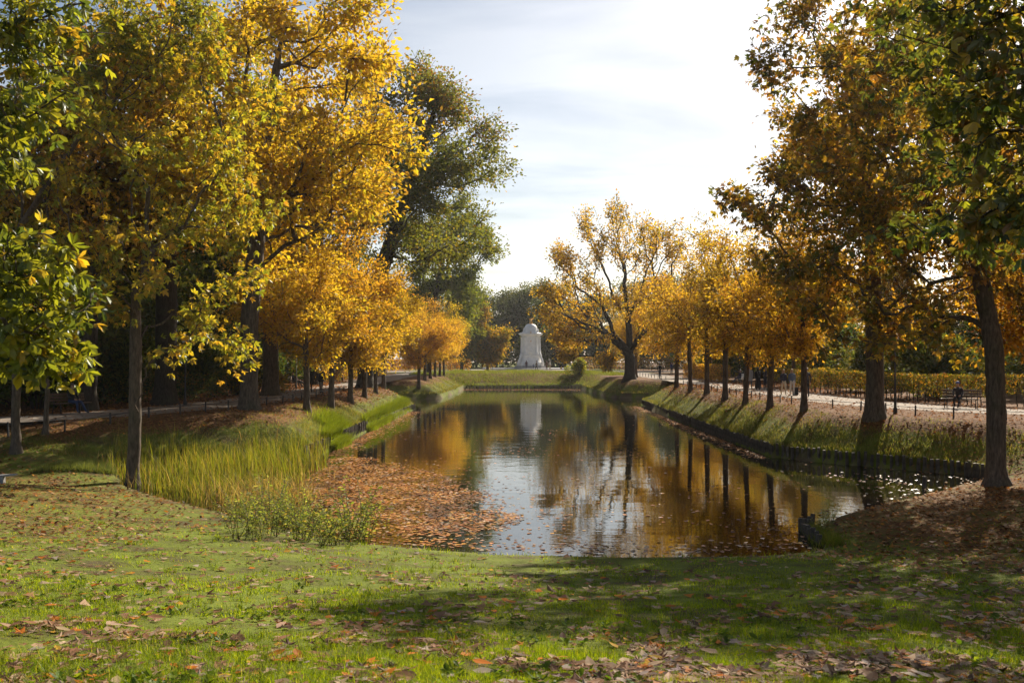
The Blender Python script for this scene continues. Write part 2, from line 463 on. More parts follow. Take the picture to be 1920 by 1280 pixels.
def make_ground():
    xs = np.unique(np.concatenate([np.linspace(-320, -60, 15), np.linspace(-60, -26, 35), np.arange(-26, 28.01, 0.4), np.linspace(28, 60, 33), np.linspace(60, 320, 15)]))
    ys = np.unique(np.concatenate([np.linspace(-60, 0, 20), np.arange(0, 48, 0.45), np.arange(48, 148, 0.8), np.linspace(148, 260, 57), np.linspace(260, 420, 18)]))
    X, Y = np.meshgrid(xs, ys)
    Z = terrain(X.ravel(), Y.ravel())
    V = np.stack([X.ravel(), Y.ravel(), Z], 1)
    nx, ny = len(xs), len(ys)
    i, j = np.meshgrid(np.arange(nx - 1), np.arange(ny - 1))
    a = (j * nx + i).ravel()
    Q = np.stack([a, a + 1, a + nx + 1, a + nx], 1)
    lit = litter(X.ravel(), Y.ravel())
    s = pond_sd(X.ravel(), Y.ravel())
    mud = (1 - smooth01(-0.2, 0.7, s)) * (1 - smooth01(30, 36, Y.ravel()))
    mud = np.maximum(mud, s < -0.2)
    C = np.stack([lit, mud, np.zeros_like(lit)], 1)
    m, nt, N, L, out = mat_nodes('ground_soil_and_turf')
    b = N.new('ShaderNodeBsdfPrincipled'); b.inputs['Roughness'].default_value = 0.95; b.inputs['Specular IOR Level'].default_value = 0.1
    at = N.new('ShaderNodeAttribute'); at.attribute_name = 'col'
    sp = N.new('ShaderNodeSeparateColor'); L.new(at.outputs['Color'], sp.inputs[0])
    tc = N.new('ShaderNodeTexCoord')
    n1 = N.new('ShaderNodeTexNoise'); n1.inputs['Scale'].default_value = 1.1; n1.inputs['Detail'].default_value = 10
    n2 = N.new('ShaderNodeTexNoise'); n2.inputs['Scale'].default_value = 9; n2.inputs['Detail'].default_value = 6
    L.new(tc.outputs['Object'], n1.inputs['Vector']); L.new(tc.outputs['Object'], n2.inputs['Vector'])
    g = ramp(N, [(0.34, (0.085, 0.068, 0.03)), (0.46, (0.10, 0.115, 0.018)), (0.6, (0.13, 0.165, 0.02)), (0.75, (0.18, 0.18, 0.035))]); L.new(n1.outputs['Fac'], g.inputs[0])
    l = ramp(N, [(0.3, (0.05, 0.025, 0.012)), (0.5, (0.13, 0.06, 0.022)), (0.68, (0.24, 0.12, 0.045))]); L.new(n2.outputs['Fac'], l.inputs[0])
    # soften the mask with noise
    ad = N.new('ShaderNodeMath'); ad.operation = 'ADD'; L.new(sp.outputs[0], ad.inputs[0])
    sc = N.new('ShaderNodeMath'); sc.operation = 'MULTIPLY_ADD'; sc.inputs[1].default_value = 1.4; sc.inputs[2].default_value = -0.7
    L.new(n2.outputs['Fac'], sc.inputs[0]); L.new(sc.outputs[0], ad.inputs[1])
    rr = ramp(N, [(0.3, (0, 0, 0)), (0.6, (1, 1, 1))]); L.new(ad.outputs[0], rr.inputs[0])
    mx = N.new('ShaderNodeMix'); mx.data_type = 'RGBA'
    L.new(rr.outputs[0], mx.inputs['Factor']); L.new(g.outputs[0], mx.inputs['A']); L.new(l.outputs[0], mx.inputs['B'])
    mx2 = N.new('ShaderNodeMix'); mx2.data_type = 'RGBA'
    L.new(sp.outputs[1], mx2.inputs['Factor']); L.new(mx.outputs['Result'], mx2.inputs['A']); mx2.inputs['B'].default_value = (0.14, 0.105, 0.07, 1)
    L.new(mx2.outputs['Result'], b.inputs['Base Color'])
    bp = N.new('ShaderNodeBump'); bp.inputs['Strength'].default_value = 0.6; bp.inputs['Distance'].default_value = 0.08
    L.new(n2.outputs['Fac'], bp.inputs['Height']); L.new(bp.outputs[0], b.inputs['Normal'])
    L.new(b.outputs[0], out.inputs[0])
    struct(obj('ground', new_mesh('ground', V, quads=Q, col=C, smooth=True, mats=[m])), 'parkland ground with grass and leaf litter around the pond')
make_ground()

def make_water():
    P = np.array(POND)
    V = np.array([(-20, 20, WATER_Z), (20, 20, WATER_Z), (20, 139, WATER_Z), (-20, 139, WATER_Z)], float)
    m, nt, N, L, out = mat_nodes('pond_water')
    b = N.new('ShaderNodeBsdfPrincipled')
    b.inputs['Base Color'].default_value = (0.013, 0.012, 0.007, 1)
    b.inputs['Roughness'].default_value = 0.015; b.inputs['IOR'].default_value = 1.5
    tc = N.new('ShaderNodeTexCoord')
    mp = N.new('ShaderNodeMapping'); mp.inputs['Scale'].default_value = (1.0, 1.9, 1); mp.inputs['Rotation'].default_value = (0, 0, 0.2)
    L.new(tc.outputs['Object'], mp.inputs[0])
    n1 = N.new('ShaderNodeTexNoise'); n1.inputs['Scale'].default_value = 2.6; n1.inputs['Detail'].default_value = 3; n1.inputs['Roughness'].default_value = 0.45
    n2 = N.new('ShaderNodeTexNoise'); n2.inputs['Scale'].default_value = 0.5; n2.inputs['Detail'].default_value = 2
    n3 = N.new('ShaderNodeTexNoise'); n3.inputs['Scale'].default_value = 0.12; n3.inputs['Detail'].default_value = 2
    for n in (n1, n2, n3): L.new(mp.outputs[0], n.inputs['Vector'])
    pr = ramp(N, [(0.38, (0.25, 0.25, 0.25)), (0.62, (1, 1, 1))]); L.new(n3.outputs['Fac'], pr.inputs[0])
    ml = N.new('ShaderNodeMath'); ml.operation = 'MULTIPLY'; L.new(n1.outputs['Fac'], ml.inputs[0]); L.new(pr.outputs[0], ml.inputs[1])
    ad = N.new('ShaderNodeMath'); ad.operation = 'MULTIPLY_ADD'; ad.inputs[1].default_value = 2.0
    L.new(n2.outputs['Fac'], ad.inputs[0]); L.new(ml.outputs[0], ad.inputs[2])
    bp = N.new('ShaderNodeBump'); bp.inputs['Strength'].default_value = 1.0; bp.inputs['Distance'].default_value = 0.003
    L.new(ad.outputs[0], bp.inputs['Height']); L.new(bp.outputs[0], b.inputs['Normal'])
    L.new(b.outputs[0], out.inputs[0])
    struct(obj('pond_water', new_mesh('pond_water', V, quads=[(0, 1, 2, 3)], mats=[m])), 'still dark pond water reflecting trees and sky')
make_water()

def resample(pts, step):
    pts = np.array(pts, float)
    d = np.concatenate([[0], np.cumsum(np.hypot(*np.diff(pts, axis=0).T))])
    n = max(2, int(d[-1] / step) + 1)
    t = np.linspace(0, d[-1], n)
    return np.stack([np.interp(t, d, pts[:, k]) for k in range(2)], 1)

def smooth_line(pts, step, it=6):
    p = resample(pts, step)
    for _ in range(it):
        p[1:-1] = 0.25 * p[:-2] + 0.5 * p[1:-1] + 0.25 * p[2:]
    return p

m, nt, N, L, out = mat_nodes('gravel_path')
b = N.new('ShaderNodeBsdfPrincipled'); b.inputs['Roughness'].default_value = 0.95
tc = N.new('ShaderNodeTexCoord')
n1 = N.new('ShaderNodeTexNoise'); n1.inputs['Scale'].default_value = 0.9; n1.inputs['Detail'].default_value = 12; n1.inputs['Roughness'].default_value = 0.7
L.new(tc.outputs['Object'], n1.inputs['Vector'])
n2 = N.new('ShaderNodeTexNoise'); n2.inputs['Scale'].default_value = 7; n2.inputs['Detail'].default_value = 4
L.new(tc.outputs['Object'], n2.inputs['Vector'])
r1 = ramp(N, [(0.3, (0.17, 0.14, 0.115)), (0.7, (0.28, 0.24, 0.20))]); L.new(n1.outputs['Fac'], r1.inputs[0])
r2 = ramp(N, [(0.55, (0, 0, 0)), (0.64, (1, 1, 1))]); L.new(n2.outputs['Fac'], r2.inputs[0])
mx = N.new('ShaderNodeMix'); mx.data_type = 'RGBA'; L.new(r2.outputs[0], mx.inputs['Factor']); L.new(r1.outputs[0], mx.inputs['A']); mx.inputs['B'].default_value = (0.2, 0.1, 0.04, 1)
L.new(mx.outputs['Result'], b.inputs['Base Color'])
bp = N.new('ShaderNodeBump'); bp.inputs['Strength'].default_value = 0.4; bp.inputs['Distance'].default_value = 0.03
L.new(n1.outputs['Fac'], bp.inputs['Height']); L.new(bp.outputs[0], b.inputs['Normal'])
L.new(b.outputs[0], out.inputs[0])
M['gravel'] = m

def make_path(name, line, hw, z, label):
    p = smooth_line(line, 1.0)
    t = np.gradient(p, axis=0); t /= np.linalg.norm(t, axis=1)[:, None]
    nrm = np.stack([-t[:, 1], t[:, 0]], 1)
    w = hw + (vnoise(p[:, 0] * 3, p[:, 1] * 3, 4) - 0.5) * 0.5
    cols = []
    for k in np.linspace(-1, 1, 5):
        q = p + nrm * (w * k)[:, None]
        cols.append(np.stack([q[:, 0], q[:, 1], np.full(len(q), z + 0.03 * (1 - k * k))], 1))
    V = np.stack(cols, 1).reshape(-1, 3)
    Q = []
    for i in range(len(p) - 1):
        for k in range(4):
            a = i * 5 + k
            Q.append((a, a + 5, a + 6, a + 1))
    struct(obj(name, new_mesh(name, V, quads=Q, smooth=True, mats=[M['gravel']])), label)
make_path('path', PATH_R, 2.3, 0.012, 'pale gravel path between the hedge and the right bank')
make_path('path', PATH_L, 2.1, 0.012, 'shaded gravel path behind the left bank trees')
make_path('path', [(-70, 169), (-30, 167), (0, 166), (30, 167), (70, 169)], 6.0, 0.022, 'broad pale gravel path crossing in front of the monument')
# forecourt around the monument
a = np.arange(40) * 2 * math.pi / 40
ring = np.stack([3.2 + 13 * np.cos(a), 190 + 13 * np.sin(a), np.full(40, 0.017)], 1)
mb = MB(); mb.add(np.vstack([ring, [[3.2, 190, 0.02]]]), T=[(40, i, (i + 1) % 40) for i in range(40)])
struct(mb.build('plaza', M['gravel']), 'round gravel forecourt under the monument')

# ------------------------------------------------------------------ leaf geometry
def norm(a): return a / (np.linalg.norm(a, axis=-1, keepdims=True) + 1e-9)

def leaf_cards(P, D, Nn, Ls, W, C, kind='simple', curl=0.25, r=rng):
    """P base points, D tip direction, Nn face normal, Ls length, W width (full), C colours -> V, tris, col"""
    n = len(P)
    D = norm(D); S = norm(np.cross(D, Nn)); Nn = np.cross(S, D)
    Ls = np.broadcast_to(Ls, (n,))[:, None]; W = np.broadcast_to(W, (n,))[:, None] * 0.5
    f = r.uniform(0.05, curl + 0.15, (n, 1)); b = r.uniform(-curl, curl, (n, 1))
    if kind == 'simple':
        v0 = P
        v1 = P + D * Ls * 0.5 + S * W + Nn * W * f * 1.5
        v2 = P + D * Ls + Nn * Ls * b
        v3 = P + D * Ls * 0.55 - S * W + Nn * W * f * 1.5
        V = np.stack([v0, v1, v2, v3], 1).reshape(-1, 3)
        o = np.arange(n)[:, None] * 4
        T = np.concatenate([o + np.array([0, 1, 2]), o + np.array([0, 2, 3])])
        return V, T, np.repeat(C, 4, 0)
    if kind == 'mid':
        mid = P + D * Ls * 0.55 + Nn * Ls * b * 0.35
        V = np.stack([P, mid + S * W + Nn * W * f, mid, mid - S * W + Nn * W * f, P + D * Ls + Nn * Ls * b], 1).reshape(-1, 3)
        o = np.arange(n)[:, None] * 5
        T = np.concatenate([o + np.array(t) for t in ((0, 1, 2), (0, 2, 3), (1, 4, 2), (2, 4, 3))])
        return V, T, np.repeat(C, 5, 0)
    # obovate leaf, 8 points, 8 triangles
    def st(t, w, lift):
        mid = P + D * Ls * t + Nn * Ls * b * t * t * 1.2
        if w == 0: return [mid]
        e = Nn * W * w * f
        return [mid + S * W * w + e, mid, mid - S * W * w + e]
    rows = st(0, 0, 0) + st(0.38, 0.72, 0) + st(0.72, 1.0, 0) + st(1.0, 0, 0)
    V = np.stack(rows, 1).reshape(-1, 3)
    o = np.arange(n)[:, None] * 8
    tri = [(0, 1, 2), (0, 2, 3), (1, 4, 5), (1, 5, 2), (2, 5, 6), (2, 6, 3), (4, 7, 5), (5, 7, 6)]
    T = np.concatenate([o + np.array(t) for t in tri])
    return V, T, np.repeat(C, 8, 0)

def palmate(P, D, Nn, Ls, C, nl=5, r=rng, kind='oval'):
    """horse-chestnut leaf: nl leaflets fanned from one point"""
    n = len(P)
    D = norm(D); S = norm(np.cross(D, Nn)); Nn = np.cross(S, D)
    PP, DD, NN, LL, CC = [], [], [], [], []
    for k in range(nl):
        a = (k - (nl - 1) / 2) * (2.3 / (nl - 1)) + r.normal(0, 0.10, n)
        d = D * np.cos(a)[:, None] + S * np.sin(a)[:, None] + Nn * r.uniform(-0.8, 0.15, n)[:, None]
        PP.append(P); DD.append(d); NN.append(Nn + r.normal(0, 0.4, (n, 3)))
        LL.append(Ls * (1 - 0.13 * abs(k - (nl - 1) / 2)) * r.uniform(0.85, 1.1, n)); CC.append(C * r.uniform(0.85, 1.15, (n, 1)))
    L_ = np.concatenate(LL)
    return leaf_cards(np.concatenate(PP), np.concatenate(DD), np.concatenate(NN), L_, L_ * 0.42, np.concatenate(CC), kind, 0.5, r)

def pal(cols, weights, n, r, jit=0.18):
    w = np.array(weights, float); w /= w.sum()
    idx = r.choice(len(cols), n, p=w)
    c = np.array(cols)[idx]
    return c * r.uniform(1 - jit, 1 + jit, (n, 1)) * r.uniform(0.93, 1.07, (n, 3))

GREEN = (0.09, 0.13, 0.022); DGREEN = (0.035, 0.06, 0.014); YGREEN = (0.24, 0.26, 0.02); YELLOW = (0.58, 0.43, 0.035)
GOLD = (0.56, 0.39, 0.03); ORANGE = (0.48, 0.265, 0.03); RUST = (0.24, 0.125, 0.028); BROWN = (0.12, 0.065, 0.028); LIME = (0.32, 0.36, 0.03)
OLIVE = (0.13, 0.125, 0.022)

# ------------------------------------------------------------------ tree growth
def lobe_targets(lobes, r):
    out = []
    for (cx, cy, cz, rx, ry, rz, n) in lobes:
        u = norm(r.normal(size=(int(n), 3))) * (r.random((int(n), 1)) ** 0.45)
        out.append(u * np.array([rx, ry, rz]) + np.array([cx, cy, cz]))
    return np.vstack(out)

def crown_lobes(H, base, rad, n_targets, r, k=16, cx=0.0, cy=0.0, shape=0.5, lobe=0.36, flat=0.75):
    """lobes spread over an egg-shaped crown; shape = height fraction of widest point"""
    L = []
    zc = base + (H - base) * shape
    for i in range(k):
        d = norm(r.normal(size=3)); q = r.random() ** 0.4
        ang = i * 2.39996
        d[0], d[1] = math.cos(ang) * math.hypot(d[0], d[1]), math.sin(ang) * math.hypot(d[0], d[1])
        hz = (H - zc) if d[2] > 0 else (zc - base)
        rr = rad * lobe * r.uniform(0.75, 1.25)
        px = d[0] * (rad - rr * 0.8) * q; py = d[1] * (rad - rr * 0.8) * q; pz = zc + d[2] * (hz - rr * flat * 0.6) * q
        L.append((cx + px, cy + py, pz, rr, rr, rr * flat, n_targets / k))
    return L

class Tree: pass

def grow(targets, trunk_pts, trunk_r, r, step=0.35, fork=None, tip=0.006, expo=2.35, stiff=0.35, wob=0.05, rw=0.22, att_from=0.0, straight=0.6):
    cap = 60000
    pos = np.zeros((cap, 3)); par = np.full(cap, -1, int); dr = np.zeros((cap, 3)); rd = np.zeros(cap); ok = np.zeros(cap, bool)
    term = []
    # trunk
    tp = np.array(trunk_pts, float)
    d = np.concatenate([[0], np.cumsum(np.linalg.norm(np.diff(tp, axis=0), axis=1))])
    n = max(3, int(d[-1] / step))
    tt = np.linspace(0, d[-1], n)
    P = np.stack([np.interp(tt, d, tp[:, k]) for k in range(3)], 1)
    for _ in range(3): P[1:-1] = 0.25 * P[:-2] + 0.5 * P[1:-1] + 0.25 * P[2:]
    P[1:, :2] += np.cumsum(r.normal(0, wob * 0.25, (n - 1, 2)), 0)
    pos[:n] = P; par[1:n] = np.arange(n - 1); dr[1:n] = norm(np.diff(P, axis=0)); dr[0] = dr[1]; rd[:n] = tt
    ok[:n] = P[:, 2] >= att_from
    ntrunk = n
    T = np.asarray(targets)
    ax = np.array([np.min(np.linalg.norm(P - t, axis=1)) for t in T])
    T = T[np.argsort(ax + r.normal(0, 0.3, len(T)))]
    for t in T:
        v = t - pos[:n]; dist = np.linalg.norm(v, axis=1) + 1e-6
        cosa = (v * dr[:n]).sum(1) / dist
        cost = dist * (1 + stiff * 2 * (1 - cosa)) + rw * rd[:n] + np.where(cosa < 0.05, dist * 2 + 1, 0)
        cost[~ok[:n]] = 1e9
        i = int(np.argmin(cost)); D = dist[i]
        m = max(2, int(D / step))
        s = np.linspace(0, 1, m + 1)[1:, None]
        p0 = pos[i]; p1 = p0 + (dr[i] * (1 - straight) + v[i] / D * straight + np.array([0, 0, 0.12])) * D * 0.5
        path = (1 - s) ** 2 * p0 + 2 * s * (1 - s) * p1 + s * s * t
        if m > 1: path[:-1] += r.normal(0, wob * min(1.0, D * 0.5), (m - 1, 3))
        if n + m >= cap: break
        pos[n:n + m] = path
        par[n] = i; par[n + 1:n + m] = np.arange(n, n + m - 1)
        dd = np.diff(np.vstack([p0[None], path]), axis=0); dr[n:n + m] = norm(dd)
        rd[n:n + m] = rd[i] + np.cumsum(np.linalg.norm(dd, axis=1)); ok[n:n + m] = True
        n += m; term.append(n - 1)
    tr = Tree(); tr.pos = pos[:n]; tr.par = par[:n]; tr.dir = dr[:n]; tr.n = n; tr.ntrunk = ntrunk; tr.term = np.array(term)
    area = np.zeros(n); nch = np.zeros(n, int)
    for k in range(n - 1, 0, -1):
        if nch[k] == 0: area[k] += tip ** expo
        area[par[k]] += area[k] + 1e-7; nch[par[k]] += 1
    rad = area ** (1 / expo)
    # scale so that the trunk has the wanted radius
    k0 = min(ntrunk - 1, 2)
    f = trunk_r / rad[k0]
    thick = smooth01(0.012, 0.12, rad)
    tr.rad = rad * (1 * (1 - thick) + f * thick) if f > 1 else rad * (1 * (1 - thick) + f * thick)
    tr.rad[0] = tr.rad[1] if n > 1 else trunk_r
    tr.nch = nch
    # root flare
    z = tr.pos[:ntrunk, 2]
    tr.rad[:ntrunk] *= 1 + 0.75 * np.exp(-np.maximum(z, 0) / 0.28)
    return tr

def tubes(tr, sel, k):
    """frustums for the edges parent->i, i in sel"""
    sel = sel[tr.par[sel] >= 0]
    p = tr.par[sel]
    # thickest child continues the parent's ring
    ch_r = np.zeros(tr.n); np.maximum.at(ch_r, tr.par[1:], tr.rad[1:])
    main = tr.rad[sel] >= ch_r[p] - 1e-9
    def frame(d):
        u = norm(np.cross(d, np.array([0.27, 0.95, 0.15]))); return u, np.cross(d, u)
    d1 = tr.dir[sel]; d0 = np.where(main[:, None], tr.dir[p], d1)
    r1 = tr.rad[sel]; r0 = np.where(main, tr.rad[p], np.minimum(r1 * 1.25, tr.rad[p]))
    a = np.arange(k) * 2 * math.pi / k
    ca = np.cos(a)[None, :, None]; sa = np.sin(a)[None, :, None]
    u0, v0 = frame(d0); u1, v1 = frame(d1)
    R0 = tr.pos[p][:, None] + r0[:, None, None] * (ca * u0[:, None] + sa * v0[:, None])
    R1 = tr.pos[sel][:, None] + r1[:, None, None] * (ca * u1[:, None] + sa * v1[:, None])
    V = np.concatenate([R0, R1], 1).reshape(-1, 3)
    o = np.arange(len(sel))[:, None] * 2 * k
    Q = []
    for j in range(k):
        j2 = (j + 1) % k
        Q.append(o + np.array([j, j2, k + j2, k + j]))
    return V, np.concatenate(Q)

def wood_mesh(tr, sel_fn, name, mat, big=0.07, small=0.02):
    MBx = MB()
    idx = np.arange(1, tr.n); idx = idx[sel_fn(idx)]
    for lo, hi, k in ((big, 9, 12), (small, big, 6), (0.0, small, 3)):
        s = idx[(tr.rad[idx] >= lo) & (tr.rad[idx] < hi)]
        if len(s):
            V, Q = tubes(tr, s, k); MBx.add(V, Q=Q)
    if not MBx.V: return None
    return MBx.mesh(name, mat, smooth=True)

def leaf_spots(tr, per, spread, r, back=3):
    """leaf positions round the outer nodes of every twig"""
    nodes = [tr.term]
    cur = tr.term
    for _ in range(back):
        cur = tr.par[cur]; nodes.append(cur)
    nd = np.concatenate(nodes)
    nd = nd[(nd >= tr.ntrunk)]
    nd = nd[tr.rad[nd] < 0.05]
    nd = np.repeat(nd, max(1, int(round(per))))
    f = r.random((len(nd), 1))
    P = tr.pos[nd] * f + tr.pos[np.maximum(tr.par[nd], 0)] * (1 - f)
    off = r.normal(0, 1, (len(nd), 3)) * spread
    out = norm(tr.dir[nd] * 0.6 + norm(off) + np.array([0, 0, -0.35]))
    return P + off, out, nd

def tree_object(name, tr, crown, bark, split=0.045):
    """Empty > trunk, branches, crown"""
    e = empty(name)
    ntr = tr.ntrunk
    # trunk = trunk nodes; limbs = thick side branches, twigs = the rest
    tm = wood_mesh(tr, lambda i: i < ntr, 'trunk', bark)
    t_ = obj('trunk', tm, e)
    lm = wood_mesh(tr, lambda i: (i >= ntr), 'branches', bark)
    if lm: obj('branches', lm, t_)['kind'] = 'stuff'
    if crown is not None:
        c = obj('crown', crown, e); c['kind'] = 'stuff'
    return e

def crown_mesh(tr, per, spread, size, cols, w, r, mat, kind='simple', back=3, aspect=0.62, up=0.6, colfn=None, keep=None):
    P, D, nd = leaf_spots(tr, per, spread, r, back)
    if keep is not None:
        k = keep(P); P, D, nd = P[k], D[k], nd[k]
    n = len(P)
    # colour drifts from twig to twig
    base = pal(cols, w, tr.n, r, 0.12)
    mixc = pal(cols, w, n, r)
    C = base[nd] * 0.55 + mixc * 0.45
    if colfn is not None: C = colfn(P, C, r)
    Nn = norm(r.normal(0, 0.75, (n, 3)) + np.array([0, 0, up]))
    Ls = size * r.uniform(0.65, 1.25, n)
    if kind == 'palm':
        return palmate(P, D, Nn, Ls, C, 5, r), (P, D, Nn, Ls, C)
    V, T, CC = leaf_cards(P, D, Nn, Ls, Ls * aspect, C, kind, 0.3, r)
    return (V, T, CC), (P, D, Nn, Ls, C)

def place(e, x, y, rz=0.0, sc=1.0, sink=0.05):
    e.location = (x, y, tz(x, y) - sink); e.rotation_euler = (0, 0, rz)
    e.scale = (sc, sc, sc) if np.isscalar(sc) else sc
    return e

def build_tree(name, seed, lobes, trunk, trunk_r, leaf, bark='bark', step=0.35, att=2.0, grow_kw={}, mat='leaf'):
    r = np.random.default_rng(seed)
    tg = lobe_targets(lobes if not callable(lobes) else lobes(r), r)
    tg = tg[tg[:, 2] > 0.9]
    tr = grow(tg, trunk, trunk_r, r, step=step, att_from=att, **grow_kw)
    (V, T, C), raw = crown_mesh(tr, r=r, mat=M[mat], **leaf)
    return tree_object(name, tr, new_mesh('crown', V, T, col=C, mats=[M[mat]]), M[bark]), tr, raw

def wp(px, py, d):
    return np.array([(px - 960) / FPX * d, d, CAM_Z + (HORIZ - py) / FPX * d])

def tall_trunk(h, lean=(0, 0)):
    return [(0, 0, -0.3), (0.02, 0, h * 0.25), (lean[0] * 0.35, lean[1] * 0.35, h * 0.5), (lean[0], lean[1], h)]

# ------------------------------------------------------------------ the two rows of clipped chestnuts along the banks
def row_tree(seed, H, rad, cols, w, n=520, per=8, size=0.17, base=1.9, spread=0.18):
    return build_tree('chestnut_tree', seed, lambda r: crown_lobes(H, base, rad, n, r, k=22, shape=0.45, lobe=0.32, flat=0.75),
                      tall_trunk(H * 0.62), 0.155, dict(per=per, spread=spread, size=size, cols=cols, w=w), step=0.4, att=2.4,
                      grow_kw=dict(stiff=0.25, wob=0.06, rw=0.32, straight=0.8, tip=0.010))[0]
LW = ([GOLD, YELLOW, ORANGE, RUST, YGREEN], [4, 4, 2.4, 0.8, 0.8])
RW = ([ORANGE, RUST, BROWN, GOLD, OLIVE, YELLOW], [2.2, 1.6, 1.0, 4.2, 1.8, 1.6])
protoL = [row_tree(100 + i, (10.2, 10.8, 9.8)[i], (4.5, 4.8, 4.4)[i], *LW) for i in range(3)]
protoR = [row_tree(120 + i, (11.0, 11.6, 10.6)[i], (4.7, 5.0, 4.6)[i], *RW, n=520, per=6) for i in range(3)]
ORD = ['first', 'second', 'third', 'fourth', 'fifth', 'sixth', 'seventh', 'eighth', 'ninth', 'tenth', 'eleventh', 'twelfth', 'thirteenth']
used = set()
def put(protos, i, x, y, rz, sc):
    p = protos[i % len(protos)]
    o = p if p.name not in used else copy_tree(p)
    used.add(p.name); used.add(o.name)
    return place(o, x, y, rz, sc)
rowL = [(-10.6, 51.6), (-10.4, 57.2), (-10.3, 63.4), (-10.3, 69.6), (-10.4, 76.0), (-10.6, 82.2), (-9.8, 104.5), (-9.7, 110.5), (-9.6, 117), (-9.6, 124), (-9.5, 131), (-9.4, 137.5)]
for i, (x, y) in enumerate(rowL):
    o = put(protoL, i, x, y, random.uniform(0, 6.28), (random.uniform(0.88, 1.1), random.uniform(0.88, 1.1), random.uniform(0.92, 1.1) * (1.0 if y < 100 else 0.92))); o.rotation_euler[0] = random.gauss(0, 0.02); o.rotation_euler[1] = random.gauss(0, 0.02)
    lab = ('%s golden chestnut of the row on the left bank, counted from the near end' % ORD[i]) if y < 100 else ('%s glowing orange chestnut on the far left promontory, counted from its near end' % ORD[i - 6])
    tag(o, lab, 'tree', 'clipped chestnuts in the left bank row')
rowR = [(13.95, 47.6), (13.65, 52.7), (13.5, 57.7), (13.45, 63.0), (13.7, 70.0), (13.8, 77.0), (13.9, 84.0)]
for i, (x, y) in enumerate(rowR):
    g_ = random.uniform(0.86, 1.14); o = put(protoR, i, x, y, random.uniform(0, 6.28), (g_, g_, random.uniform(0.9, 1.12))); o.rotation_euler[0] = random.gauss(0, 0.025); o.rotation_euler[1] = random.gauss(0, 0.025)
    tag(o, '%s rust brown chestnut of the row on the right bank, counted from the near end' % ORD[i], 'tree', 'clipped chestnuts in the right bank row')
for i, (x, y, lab) in enumerate([(15.0, 120, 'nearer orange brown chestnut behind the big oak on the right'), (15.0, 130, 'farther orange brown chestnut behind the big oak on the right'),
                                 (24.3, 86, 'rust brown chestnut standing by the gap in the right hedge'), (23.8, 104, 'rust brown chestnut beyond the gap in the right hedge'),
                                 (24.0, 120, 'distant rust brown chestnut on the far side of the right path')]):
    o = put(protoR, i + 1, x, y, random.uniform(0, 6.28), random.uniform(0.9, 1.0)); tag(o, lab, 'tree')
for i, (x, y, lab) in enumerate([(20.2, 37.2, 'chestnut of the right row standing just beyond the right picture edge'), (22.4, 32.4, 'chestnut by the right path bend beyond the right picture edge'), (18.0, 25.5, 'chestnut on the right lawn beyond the right picture edge')]):
    o = put(protoR, i, x, y, random.uniform(0, 6.28), 1.15); tag(o, lab, 'tree')
for i, (x, y, lab) in enumerate([(-17.6, 122, 'yellow chestnut left of the far end of the left path'), (-17.8, 104, 'yellow chestnut behind the left path near the far promontory')]):
    o = put(protoL, i + 1, x, y, random.uniform(0, 6.28), 1.0); tag(o, lab, 'tree')

# ------------------------------------------------------------------ the oak on the right promontory
def oak():
    bx, by = 13.0, 110.0
    bz = tz(bx, by)
    spec = [(1103, 420, 1.7, 2.7), (1128, 455, 1.6, 2.6), (1157, 395, 1.5, 2.3), (1168, 450, 1.7, 2.8), (1210, 425, 1.8, 2.3), (1205, 470, 1.9, 2.4), (1250, 440, 2.0, 2.0), (1262, 470, 1.9, 1.7),
            (1070, 490, 2.2, 1.8), (1045, 470, 1.3, 1.3), (1100, 525, 2.4, 2.0), (1050, 545, 2.6, 1.9), (1022, 545, 1.5, 1.3), (1028, 588, 2.0, 1.5), (1050, 600, 2.6, 1.5), (1090, 580, 2.6, 1.8),
            (1045, 628, 1.8, 1.2), (1070, 645, 2.0, 1.1), (1110, 630, 2.2, 1.3), (1235, 520, 2.4, 2.2), (1260, 560, 2.6, 2.2), (1240, 600, 2.6, 1.8), (1140, 560, 2.4, 2.0), (1190, 560, 2.4, 2.0), (1130, 675, 1.4, 0.9), (1062, 662, 1.2, 0.8)]
    r = np.random.default_rng(31)
    lobes = []
    for px, py, rx, rz in spec:
        for k in range(2):
            dy = r.uniform(-5.0, 5.0)
            p = wp(px + r.uniform(-8, 8), py, by + dy) - np.array([bx, by, bz])
            lobes.append((p[0], p[1], p[2], rx, rx, rz, 24))
    e, tr, _ = build_tree('oak_tree', 33, lobes, [(0, 0, -0.3), (0.0, 0, 2.0), (-0.1, 0, 5), (-0.5, 0, 9.5)], 0.58,
                          dict(per=5, spread=0.22, size=0.27, cols=[YELLOW, GOLD, RUST, ORANGE, OLIVE, YGREEN], w=[3.6, 3.4, 0.8, 1.0, 2.2, 1.6], aspect=0.7, back=3), bark='bark_dark', step=0.45, att=2.4,
                          grow_kw=dict(stiff=0.22, wob=0.08, rw=0.6, straight=0.85, tip=0.016))
    place(e, bx, by)
    tag(e, 'big spreading oak with thin golden leaves and fanned dark limbs on the right bank', 'tree')
oak()

